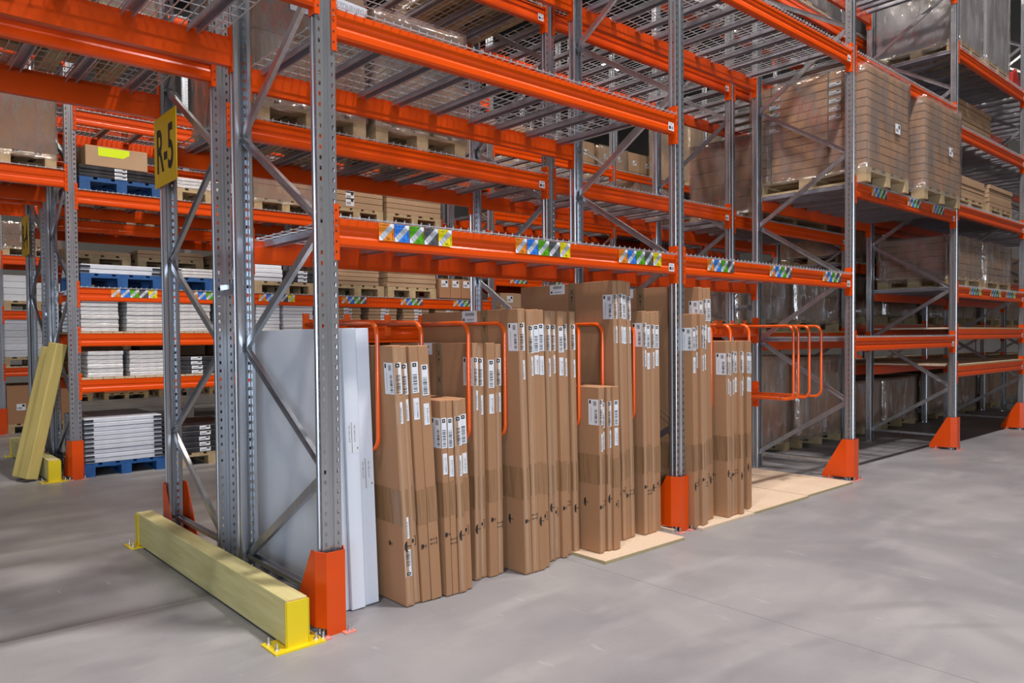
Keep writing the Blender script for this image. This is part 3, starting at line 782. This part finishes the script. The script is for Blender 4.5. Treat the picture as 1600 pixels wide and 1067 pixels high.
# ------------------------------------------------------------------ orange divider hoops
def hoop_mesh(yf=.08, yb=1.0, z0=.825, z1=1.505, r=.0125, cr=.07):
    pts = [(0, yb, z1)]
    for k in range(7):
        a = math.pi / 2 * k / 6; pts.append((0, yf + cr - cr * math.sin(a), z1 - cr + cr * math.cos(a)))
    for k in range(7):
        a = math.pi / 2 * k / 6; pts.append((0, yf + cr - cr * math.cos(a), z0 + cr - cr * math.sin(a)))
    pts.append((0, yb, z0))
    mb = MB(); mb.tube(pts, r, 'hoop_orange', 14); return mb.mesh('bent_tube', True)
mb = MB(); mb.box(-.02, .02, .985, 1.0, -.07, .07, 'hoop_orange'); HOOPP = mb.mesh('mounting_plate')
HL = [(.366, .17, 'orange divider hoop between the white cartons and the first brown row'), (.648, .17, 'orange divider hoop rising over the first brown carton row'),
      (.946, .13, 'orange divider hoop right of the short brown row'), (1.215, .12, 'orange divider hoop left of the first very tall brown row'),
      (1.845, .11, 'orange divider hoop right of the very tall brown rows, nearest to them'), (2.112, .14, 'orange divider hoop above the short cartons on chipboard'),
      (2.395, .10, 'orange divider hoop between the tallest cartons and the middle post row'), (3.25, .04, 'orange divider hoop left of the rightmost lower row'),
      (3.532, .05, 'orange divider hoop over the rightmost lower row, left one'), (3.775, .03, 'orange divider hoop at the right end of the rightmost lower row'),
      (4.76, .17, 'empty orange hoop right of the cartons, first of four'), (4.85, .17, 'empty orange hoop right of the cartons, second of four'),
      (5.06, .17, 'empty orange hoop right of the cartons, third of four'), (5.295, .17, 'empty orange hoop right of the cartons, nearest the next post')]
HOOPS = {}
for i, (x, yf, lb) in enumerate(HL):
    t = thing('divider_hoop', lb, 'divider hoop', (x, 0, 0), (0, 0, 0), 'orange divider hoops')
    if yf not in HOOPS: HOOPS[yf] = hoop_mesh(yf)
    link('bent_tube', HOOPS[yf], t); link('mounting_plate', HOOPP, t, (0, 0, 1.505)); link('mounting_plate', HOOPP, t, (0, 0, .825))
for b in (0, 1):
    for z, w2 in ((1.54, 'upper'), (.86, 'lower')):
        xo = .335 if b == 0 else 0
        t = thing('hoop_rail', 'orange %s rail carrying the hoops behind the cartons, %s bay' % (w2, ('first', 'second')[b]), 'rail', (b * L + .052 + xo, D - .062, z), group='rails carrying the divider hoops')
        bmx = get_beam(L - .104 - xo, .135, -1); link('rail_beam', bmx, t)
        for s, xx in ((1, 0), (-1, L - .104 - xo))[1 if xo else 0:]: link('end_connector', PLATES[(s, -1)], t, (xx, 0, 0))

# chipboard sheets on the floor
for i, (xa, xb, ya, yb, lb) in enumerate(((1.77, 2.70, -.18, .95, 'chipboard sheet on the floor under the short cartons, left of the middle post'),
        (2.70, 3.60, -.125, .95, 'chipboard sheet on the floor right of the middle post protector'),
        (3.61, 4.50, -.11, .95, 'chipboard sheet on the floor below the empty hoops, left one'),
        (4.51, 5.40, -.09, .95, 'chipboard sheet on the floor below the empty hoops, next to the third protector'))):
    mb = MB()
    e = 'chipboard_edge'
    if xa == 2.70: mb.prism([(xa, ya + .13), (xa + .19, ya + .13), (xa + .19, ya), (xb, ya), (xb, yb), (xa, yb)], 'z', 0.001, .02, 'chipboard')
    else: mb.box(xa, xb if xb > 2.71 else 2.60, ya, yb, .001, .02, 'chipboard', {2: e, 3: e, 4: e, 5: e})
    t = link('chipboard_sheet', mb.mesh('chipboard_sheet', fix=False), None); tag(t, lb, 'board', 'chipboard sheets under the cartons')

# ------------------------------------------------------------------ pallets and loads
def pallet_mesh(w, d, mat):
    mb = MB()
    n = 5; bw = .13
    for i in range(3):
        x = (0, w / 2 - .05, w - .10)[i]
        mb.box(x, x + .10, 0, d, 0, .022, mat)
        for j in range(3):
            y = (0, d / 2 - .07, d - .14)[j]; mb.box(x, x + .10, y, y + .14, .022, .10, mat)
    for j in range(3):
        y = (0, d / 2 - .07, d - .14)[j]; mb.box(0, w, y, y + .14, .10, .122, mat)
    for i in range(n):
        x = i * (w - bw) / (n - 1); mb.box(x, x + bw, 0, d, .122, .144, mat)
    return mb.mesh('pallet')
PAL = {}
def pallet_data(w, d, mat):
    k = (w, d, mat)
    if k not in PAL: PAL[k] = pallet_mesh(w, d, mat)
    return PAL[k]
PH = .144
FILM = {}
def film(w, d, h):
    k = (round(w, 2), round(d, 2), round(h, 2))
    if k in FILM: return FILM[k]
    mb = MB(); rr = random.Random(int(w * 100 + h * 10)); nx, nz = 10, 12; e = .012
    per = []
    for i in range(nx): per.append((-e + (w + 2 * e) * i / nx, -e))
    for i in range(nx): per.append((w + e, -e + (d + 2 * e) * i / nx))
    for i in range(nx): per.append((w + e - (w + 2 * e) * i / nx, d + e))
    for i in range(nx): per.append((-e, d + e - (d + 2 * e) * i / nx))
    for j in range(nz + 1):
        z = -.05 + (h + .06) * j / nz
        for (x, y) in per: mb.v.append((x + rr.uniform(-.004, .004), y + rr.uniform(-.004, .004), z + (rr.uniform(-.02, .02) if j == 0 else 0)))
    n = len(per)
    for j in range(nz):
        for i in range(n):
            mb.f.append((j * n + i, j * n + (i + 1) % n, (j + 1) * n + (i + 1) % n, (j + 1) * n + i)); mb.m.append(mb.mi('stretch_film'))
    me = mb.mesh('stretch_film', True)
    FILM[k] = bake(me, [('SOLIDIFY', dict(thickness=.0008, offset=1))]); return FILM[k]
BXM = {}
def bx_mesh(w, d, h, mat, bev=.004):
    k = (round(w, 3), round(d, 3), round(h, 3), mat)
    if k not in BXM:
        mb = MB(); mb.box(0, w, 0, d, 0, h, mat); BXM[k] = bake(mb.mesh('carton'), [('BEVEL', dict(width=bev, segments=1))])
    return BXM[k]
def small_sheet(w, h, m='label_white'):
    mb = MB(); mb.box(0, w, -.001, 0, 0, h, m); mb.box(w * .1, w * .6, -.0015, -.001, h * .2, h * .5, 'print_grey'); mb.box(w * .62, w * .9, -.0015, -.001, h * .55, h * .9, 'print_black')
    return mb.mesh('label_sheet')
LS = small_sheet(.12, .10)
def load(label, cat, x, y, z, w, d, h, nx, ny, nz, mat, pal='pallet_wood', wrap=True, labels=0, gap=.004, strap=False, group='wrapped pallet loads', jitter=0.):
    """one wrapped pallet load: pallet, cartons and film move together"""
    t = thing('pallet_load', label, cat, (x, y, z), group=group)
    link('pallet', pallet_data(w if w <= 1.0 else 1.0, 1.0 if d < 1.15 else 1.2, pal) if 0 else pallet_data(round(w, 2), round(d, 2), pal), t)
    cw, cd, ch = w / nx, d / ny, h / nz; rr = random.Random(int(x * 31 + z * 7))
    me = bx_mesh(cw - gap, cd - gap, ch - gap, mat)
    for k in range(nz):
        for i in range(nx):
            for j in range(ny):
                if 0 < i < nx - 1 and 0 < j < ny - 1 and k < nz - 1: continue
                c = link('carton', me, t, (i * cw + gap / 2 + rr.uniform(-jitter, jitter), j * cd + gap / 2 + rr.uniform(-jitter, jitter), PH + k * ch))
                if labels and j == 0 and (k + i) % labels == 0: link('label_sheet', LS, c, (cw * .3, -.0015, ch * .35))
    if strap:
        for yy in (.3, .8):
            mb = MB(); e = .004; s = .012
            mb.box(-e, -.001, d * yy, d * yy + s, PH - .02, PH + h + e, 'green_strap'); mb.box(-e, w + e, d * yy, d * yy + s, PH + h, PH + h + e, 'green_strap')
            link('strap', mb.mesh('strap'), t)
    if wrap: link('stretch_film', film(w, d, h), t, (0, 0, PH))
    return t
def stack(name, desc, cat, group, x, y, z, w, d, th, n, mat, ends=None, gap=.003, start_mesh=None, jitter=.006, label_mesh=False):
    """n flat packs lying on each other, each a thing of its own"""
    rr = random.Random(int(x * 97 + z * 13 + n)); me = bx_mesh(w, d, th - gap, mat, .006)
    if ends:
        mb = MB(); e = ends
        mb.box(-.012, .085, -.012, .10, .010, th - gap - .012, e)
        endm = mb.mesh('edge_protector')
    for k in range(n):
        o = thing(name, desc % (ORD[n - 1 - k] if n - 1 - k < len(ORD) else 'low'), cat, (x + rr.uniform(-jitter, jitter), y + rr.uniform(-jitter, jitter), z + k * th), group=group)
        link('pack', me, o)
        if ends:
            link('edge_protector', endm, o); link('edge_protector', endm, o, (w - .073, 0, 0))
        if label_mesh:
            s = link('label_sheet', LS, o, (w * .42, -.0015, th * .15)); s.scale = (1, 1, th * .7 / .10)
def pal(x, y, z, w, d, mat, label):
    o = link('pallet', pallet_data(w, d, mat), None, (x, y, z)); tag(o, label, 'pallet', 'pallets under the flat packs'); return o

# row behind the nearest (y 1.33): printed brown cartons above the first bay
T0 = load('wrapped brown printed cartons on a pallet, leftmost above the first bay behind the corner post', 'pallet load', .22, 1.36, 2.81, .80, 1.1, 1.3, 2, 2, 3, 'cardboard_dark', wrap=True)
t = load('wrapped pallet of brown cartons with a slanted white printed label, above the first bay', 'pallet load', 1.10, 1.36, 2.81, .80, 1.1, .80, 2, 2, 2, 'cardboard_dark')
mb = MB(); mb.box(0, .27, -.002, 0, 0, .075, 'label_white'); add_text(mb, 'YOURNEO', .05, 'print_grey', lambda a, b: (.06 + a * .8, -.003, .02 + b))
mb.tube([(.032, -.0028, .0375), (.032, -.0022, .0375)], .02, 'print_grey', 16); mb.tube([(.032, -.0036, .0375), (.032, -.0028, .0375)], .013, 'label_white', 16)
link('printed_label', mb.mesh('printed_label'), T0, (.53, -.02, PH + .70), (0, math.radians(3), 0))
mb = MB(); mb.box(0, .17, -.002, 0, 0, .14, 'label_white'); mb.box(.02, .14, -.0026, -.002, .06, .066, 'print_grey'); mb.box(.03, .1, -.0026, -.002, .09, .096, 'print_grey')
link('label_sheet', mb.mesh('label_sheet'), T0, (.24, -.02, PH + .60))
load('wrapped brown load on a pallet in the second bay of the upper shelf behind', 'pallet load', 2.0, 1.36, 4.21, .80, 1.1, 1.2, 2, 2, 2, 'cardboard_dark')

# bay C-D of the nearest rack: the two tall wrapped stacks on the labelled shelf
for i, (x0, w_, lb) in enumerate(((5.70, 1.02, 'tall film-wrapped stack of flat brown boxes with green straps, left of two'), (7.16, 1.10, 'tall film-wrapped stack of flat brown boxes without straps, right of two'))):
    t = load(lb, 'pallet load', x0, -.08, 2.91, w_, 1.24, 1.0 if i == 0 else .98, 1, 1, 12, 'cardboard', strap=(i == 0), gap=.006)
    link('label_sheet', LS, t, (w_ * .62, -.018, PH + .42))
    for k in range(5):
        for yy in (.25, .9):
            s = link('label_sheet', LS, t, (-.004, yy + .12, PH + (.52 + k * .082)), (0, 0, -math.pi / 2)); s.scale = (1, 1, .35)

# nearest rack, bay D-E
load('flat brown boxes piled on the third shelf at the right edge', 'pallet load', 8.62, .1, 3.01, 1.15, .95, .28, 1, 1, 5, 'cardboard_pale', wrap=False, jitter=.01)
load('flat brown boxes on the third shelf at the right edge, farther pile', 'pallet load', 9.95, .1, 3.01, 1.0, .95, .30, 1, 1, 5, 'cardboard_pale', wrap=False, jitter=.01)
load('wrapped brown cartons on the labelled shelf at the right edge', 'pallet load', 8.60, .12, 2.01, 1.15, .9, .50, 1, 1, 6, 'cardboard_dark', jitter=.01)
load('wrapped brown cartons on the labelled shelf at the right edge, farther pallet', 'pallet load', 9.88, .12, 2.01, 1.1, .9, .50, 1, 1, 6, 'cardboard_dark', jitter=.01)
load('flat pale boxes on the fourth shelf near the right edge', 'pallet load', 9.3, .3, 3.96, 1.4, .7, .45, 1, 1, 7, 'cardboard_pale', wrap=False, jitter=.01)
load('tall white wrapped load on the top shelf at the upper right', 'pallet load', 8.60, .05, 4.91, .85, 1.0, 1.45, 1, 1, 1, 'white_wrap')
load('tall white wrapped load on the top shelf beside the red tool', 'pallet load', 9.62, .05, 4.91, .95, 1.0, 1.45, 1, 1, 1, 'white_wrap')
t = thing('pallet_jack_head', 'red metal tool lying on the top shelf at the upper right corner', 'tool', (10.68, .03, 4.93))
mb = MB(); mb.prism([(0, 0), (.28, 0), (.30, .12), (.16, .24), (.02, .18)], 'y', 0, .22, 'red_paint'); link('body', mb.mesh('body', fix=True), t)
mb = MB(); mb.tube([(.34, .1, .06), (.34, .16, .06)], .06, 'black_pack', 16); link('wheel', mb.mesh('wheel', True), t)
mb = MB(); mb.tube([(.05, .05, .1), (.2, .03, .26), (.4, .05, .2)], .02, 'red_paint', 10); link('handle', mb.mesh('handle', True), t)
# row behind, upper right: grey ribbed load
t = load('large grey ribbed film-wrapped load on the high shelf at the upper right', 'pallet load', 8.5, 1.42, 5.51, 2.4, 1.0, 1.3, 8, 1, 1, 'grey_wrap', wrap=True, gap=.02)
load('grey wrapped load on the high shelf behind the third frame', 'pallet load', 5.9, 1.42, 5.51, 2.2, 1.0, 1.0, 6, 1, 1, 'grey_wrap', wrap=True, gap=.02)

# row behind: floor and lower shelves of bays C-D and on
load('large film-wrapped brown carton on the floor behind the empty hoops', 'pallet load', 5.72, 1.38, 0, 1.22, 1.0, 1.03, 2, 1, 1, 'cardboard', wrap=True)
load('large film-wrapped brown carton on a pallet, right of the hoops behind the third frame', 'pallet load', 7.16, 1.38, 0, 1.16, 1.0, 1.00, 2, 1, 1, 'cardboard', wrap=True)
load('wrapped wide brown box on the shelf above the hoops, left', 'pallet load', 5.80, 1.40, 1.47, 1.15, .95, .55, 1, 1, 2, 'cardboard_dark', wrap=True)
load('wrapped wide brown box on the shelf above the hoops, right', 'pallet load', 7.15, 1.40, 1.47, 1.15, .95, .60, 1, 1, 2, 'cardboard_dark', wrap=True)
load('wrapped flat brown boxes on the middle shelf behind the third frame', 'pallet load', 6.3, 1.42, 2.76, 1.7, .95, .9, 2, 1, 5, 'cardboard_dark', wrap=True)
xx = 8.52
WL = ['at the left post', 'in the middle', 'at the right post']
for b in (3, 4, 5):
    for i in range(2):
        x = b * L + .14 + i * 1.3
        load('film-wrapped cartons, rear rack floor, %s bay past the third protector, %s' % (('first', 'second', 'third')[b - 3], WL[i * 2]), 'pallet load', x, 1.42, 0, 1.15, .95, .62, 3, 1, 1, 'cardboard', wrap=True)
        load('film-wrapped cartons, upper rear-rack shelf, %s bay past the third protector, %s' % (('first', 'second', 'third')[b - 3], WL[i * 2]), 'pallet load', x, 1.42, 2.41, 1.15, .95, .4, 3, 1, 1, 'cardboard', wrap=True)
        load('film-wrapped cartons, rear-rack board shelf, %s bay past the third protector, %s' % (('first', 'second', 'third')[b - 3], WL[i * 2]), 'pallet load', x, 1.42, 1.58, 1.15, .95, .5, 2, 1, 2, 'cardboard_dark', wrap=True)

# rack across the middle aisle (y 5.45)
y3 = 5.47
pal(.07, y3, 0, .80, 1.0, 'blue_pallet', 'blue pallet on the floor under grey boxed panels')
stack('boxed_panel', 'grey flat boxed panel on the blue floor pallet, %s from the top', 'flat pack', 'grey panels on the blue floor pallet', .075, y3 - .01, PH, .76, .98, .047, 10, 'grey_panel', 'black_pack')
pal(.98, y3, 0, .80, 1.0, 'pallet_wood', 'wooden pallet on the floor under black flat packs')
stack('boxed_panel', 'black flat pack on the wooden floor pallet, %s from the top', 'flat pack', 'black packs on the floor pallet', .90, y3, PH, .80, .98, .062, 5, 'black_pack', None, label_mesh=True)
def shelf_piles(z, items, lvl):
    for (x, w_, n, th, mat, ends, lm, what) in items:
        stack('flat_pack', what + ', ' + lvl + ', %s from top', 'flat pack', what + ' on the ' + lvl, x, y3, z, w_, .9, th, n, mat, ends, label_mesh=lm)
shelf_piles(1.52, [(.06, .36, 8, .043, 'silver_pack', None, False, 'silver-grey packs at the left post'), (.50, .38, 8, .043, 'silver_pack', None, False, 'silver-grey packs second from the left post'),
                   (.96, .42, 7, .045, 'silver_pack', None, False, 'shiny packs behind the R-5 post'), (1.46, .40, 7, .045, 'silver_pack', None, False, 'shiny packs right of the R-5 post'),
                   (1.92, .30, 8, .042, 'label_white', None, False, 'white packs left of the corner brace'), (2.26, .40, 8, .042, 'label_white', None, False, 'white packs right of the corner brace')], 'upper board shelf')
shelf_piles(1.04, [(.12, .34, 6, .046, 'silver_pack', None, False, 'grey panels at the left post'), (.52, .36, 6, .046, 'silver_pack', None, False, 'grey panels second from the left post'),
                   (.97, .45, 4, .05, 'black_pack', None, True, 'black packs behind the R-5 post'), (1.5, .42, 4, .05, 'black_pack', None, True, 'black packs right of the R-5 post'), (2.05, .5, 5, .05, 'silver_pack', None, False, 'silver packs behind the white cartons')], 'lower board shelf')
shelf_piles(1.52, [(2.90, .44, 8, .044, 'cardboard_pale', None, True, 'brown labelled packs right of the corner post'), (3.46, .44, 8, .044, 'cardboard_pale', None, True, 'brown labelled packs above the first hoop'),
                   (4.0, .44, 8, .044, 'cardboard_pale', None, True, 'brown labelled packs above the second hoop'), (4.55, .44, 8, .044, 'cardboard_pale', None, True, 'brown labelled packs left of the next post'), (5.05, .4, 8, .044, 'cardboard_pale', None, True, 'brown labelled packs beside the far post')], 'upper board shelf')
# labelled shelf 1.97
for x, mat, wh in ((.07, 'blue_pallet', 'blue pallet on the labelled shelf, left of the R-5 post'), (.98, 'blue_pallet', 'blue pallet on the labelled shelf, behind the R-5 post'),
                   (1.90, 'pallet_wood', 'wooden pallet on the labelled shelf, seen between the corner posts'), (2.90, 'pallet_wood', 'wooden pallet on the labelled shelf, right of the corner post'), (3.76, 'pallet_wood', 'wooden pallet on the labelled shelf, under light brown wrapped packs')):
    pal(x, y3, 1.98, .80, 1.0, mat, wh)
shelf_piles(1.98 + PH, [(.07, .78, 2, .05, 'grey_panel', 'black_pack', False, 'thin grey panels on the blue pallet left of R-5'), (.98, .78, 3, .035, 'silver_pack', 'black_pack', False, 'thin silver panels on the blue pallet behind R-5'),
                        (1.86, .40, 4, .05, 'label_white', None, False, 'white packs on the wooden pallet'), (2.30, .38, 3, .05, 'black_pack', None, True, 'black packs on the wooden pallet'),
                        (2.90, .72, 4, .055, 'cardboard_pale', None, False, 'brown packs on the wooden pallet right of the corner post'), (3.76, .80, 4, .062, 'cardboard_pale', None, False, 'wavy wrapped packs on the wooden pallet')], 'labelled shelf')
for i in range(4):
    o = link('carton', bx_mesh(.19, .4, .28, 'cardboard', .004), None, (4.66 + i * .2, y3 + .05, 2.0)); tag(o, 'small labelled brown carton beside the far corner post, %s from left' % ORD[i], 'cardboard box', 'small cartons beside the far post')
    s = link('label_sheet', LS, o, (.03, -.0015, .16))
# shelf 2.97
pal(.08, y3, 2.98, .80, 1.0, 'blue_pallet', 'blue pallet on the high shelf left of the R-5 sign')
shelf_piles(2.98 + PH, [(.08, .80, 3, .04, 'black_pack', None, True, 'black packs on the high blue pallet left of R-5')], 'high shelf')
t = thing('carton', 'pale carton with a fluorescent yellow patch, left of the R-5 sign', 'cardboard box', (.14, y3, 2.98 + PH + .12)); link('carton_body', bx_mesh(.60, .8, .21, 'cardboard_pale'), t)
mb = MB(); mb.prism([(.12, .11), (.36, .11), (.42, .15), (.42, .20), (.12, .20)], 'y', -.0015, 0, 'fluorescent_yellow'); link('yellow_patch', mb.mesh('yellow_patch'), t)
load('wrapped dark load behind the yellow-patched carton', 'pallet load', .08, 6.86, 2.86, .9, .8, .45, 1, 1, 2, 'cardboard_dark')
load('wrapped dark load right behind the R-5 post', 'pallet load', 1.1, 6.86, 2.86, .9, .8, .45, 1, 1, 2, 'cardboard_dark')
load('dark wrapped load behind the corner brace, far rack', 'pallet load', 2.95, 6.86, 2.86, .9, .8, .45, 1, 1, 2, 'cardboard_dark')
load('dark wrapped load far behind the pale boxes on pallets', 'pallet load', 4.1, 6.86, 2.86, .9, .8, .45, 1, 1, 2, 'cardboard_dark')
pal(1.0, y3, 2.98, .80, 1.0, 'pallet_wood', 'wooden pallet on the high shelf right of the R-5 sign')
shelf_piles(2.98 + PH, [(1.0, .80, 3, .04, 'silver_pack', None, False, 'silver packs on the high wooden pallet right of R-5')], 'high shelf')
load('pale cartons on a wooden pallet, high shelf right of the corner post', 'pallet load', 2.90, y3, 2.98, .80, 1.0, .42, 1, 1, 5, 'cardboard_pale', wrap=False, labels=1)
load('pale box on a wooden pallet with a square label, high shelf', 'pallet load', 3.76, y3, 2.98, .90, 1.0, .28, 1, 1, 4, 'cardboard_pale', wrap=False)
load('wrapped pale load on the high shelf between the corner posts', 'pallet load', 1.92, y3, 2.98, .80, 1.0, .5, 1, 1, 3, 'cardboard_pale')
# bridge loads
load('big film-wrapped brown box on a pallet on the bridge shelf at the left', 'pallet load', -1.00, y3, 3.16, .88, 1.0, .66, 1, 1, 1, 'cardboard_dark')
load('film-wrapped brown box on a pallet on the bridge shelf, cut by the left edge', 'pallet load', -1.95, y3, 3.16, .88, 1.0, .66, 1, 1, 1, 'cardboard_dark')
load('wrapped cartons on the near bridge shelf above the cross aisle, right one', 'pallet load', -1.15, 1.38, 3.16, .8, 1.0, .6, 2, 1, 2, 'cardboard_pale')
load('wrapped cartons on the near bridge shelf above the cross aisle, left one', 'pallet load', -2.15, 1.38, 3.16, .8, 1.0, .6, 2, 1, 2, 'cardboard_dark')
# row 4 and further
for i, (x, z, n) in enumerate(((.1, 2.31, 1), (.98, 2.31, 2), (1.9, 2.31, 2), (2.9, 2.31, 2), (3.8, 2.31, 3), (4.7, 2.31, 3), (5.8, 2.31, 3), (6.9, 2.31, 3))):
    load('pale load on a pallet, rack behind the flat packs, %s from left' % ORD[i], 'pallet load', x, 6.8, z, .8, 1.0, .05 * n, 1, 1, n, 'cardboard_pale', wrap=False)
for i, x in enumerate((.1, 1.0, 1.9, 2.95, 3.9, 4.8, 5.8, 6.8)):
    load('dark load, low shelf of the rack behind the flat packs, %s from left' % ORD[i], 'pallet load', x, 6.85, 1.04, .8, .95, .6, 1, 1, 3, 'cardboard_dark', wrap=False)
for i, x in enumerate((5.75, 6.75, 7.7, 8.6, 9.6, 10.5)):
    load('brown labelled cartons on the upper shelf beyond the middle aisle, %s from left' % ORD[i], 'pallet load', x, 6.85, 4.32, .85, .95, .8, 2, 1, 2, 'cardboard_pale', wrap=(i % 2 == 0), labels=1)
load('tall film-wrapped pale load with a white top sheet beyond the middle aisle', 'pallet load', 10.7, 5.47, 4.36, 1.1, 1.0, 1.2, 1, 1, 1, 'cardboard_pale')
load('tall brown wrapped load left of the tall white-topped one', 'pallet load', 9.0, 5.47, 3.36, 1.4, 1.0, .8, 1, 1, 1, 'cardboard')
for i, x in enumerate((5.8, 6.8, 8.55, 9.6)):
    load('brown cartons on the middle-aisle rack, labelled far shelf, %s from the left' % ORD[i], 'pallet load', x, 5.5, 2.36, .85, .95, .5, 2, 1, 2, 'cardboard', wrap=False, labels=1)
    load('brown cartons on the middle-aisle rack, board shelf, %s from the left' % ORD[i], 'pallet load', x, 5.5, 1.52, .85, .95, .45, 2, 1, 2, 'cardboard_pale', wrap=False, labels=1)
# farthest rack, far left
y5 = 10.52
load('brown cartons with white labels on a pallet at the far left, floor level', 'pallet load', .06, y5, 0, .85, 1.0, .60, 2, 1, 1, 'cardboard', wrap=False, labels=1)
load('white boxed packs piled at the far left on the far rack', 'pallet load', .02, y5, 1.04, .9, 1.0, .62, 1, 1, 6, 'grey_panel', wrap=False)
load('wrapped brown cartons with white labels high on the far rack at the left', 'pallet load', .05, y5, 2.76, .8, 1.0, .36, 1, 1, 2, 'cardboard_dark', labels=1)
load('white packs on the middle shelf of the far rack', 'pallet load', .05, y5, 1.91, .9, 1.0, .4, 1, 1, 4, 'label_white', wrap=False)
for i in range(7):
    load('brown cartons on the lower shelf of the farthest rack, %s from the left' % ORD[i + 1], 'pallet load', 1.05 + i * .95, y5, 1.04, .8, 1.0, .55, 2, 1, 2, 'cardboard_dark', wrap=False, labels=1)
for i in range(6):
    load('brown labelled cartons on a pallet at the far wall, %s from the left' % ORD[i], 'pallet load', 1.6 + i * 1.25, 16.8, 0, 1.0, 1.0, .6, 2, 1, 1, 'cardboard', wrap=False, labels=1)
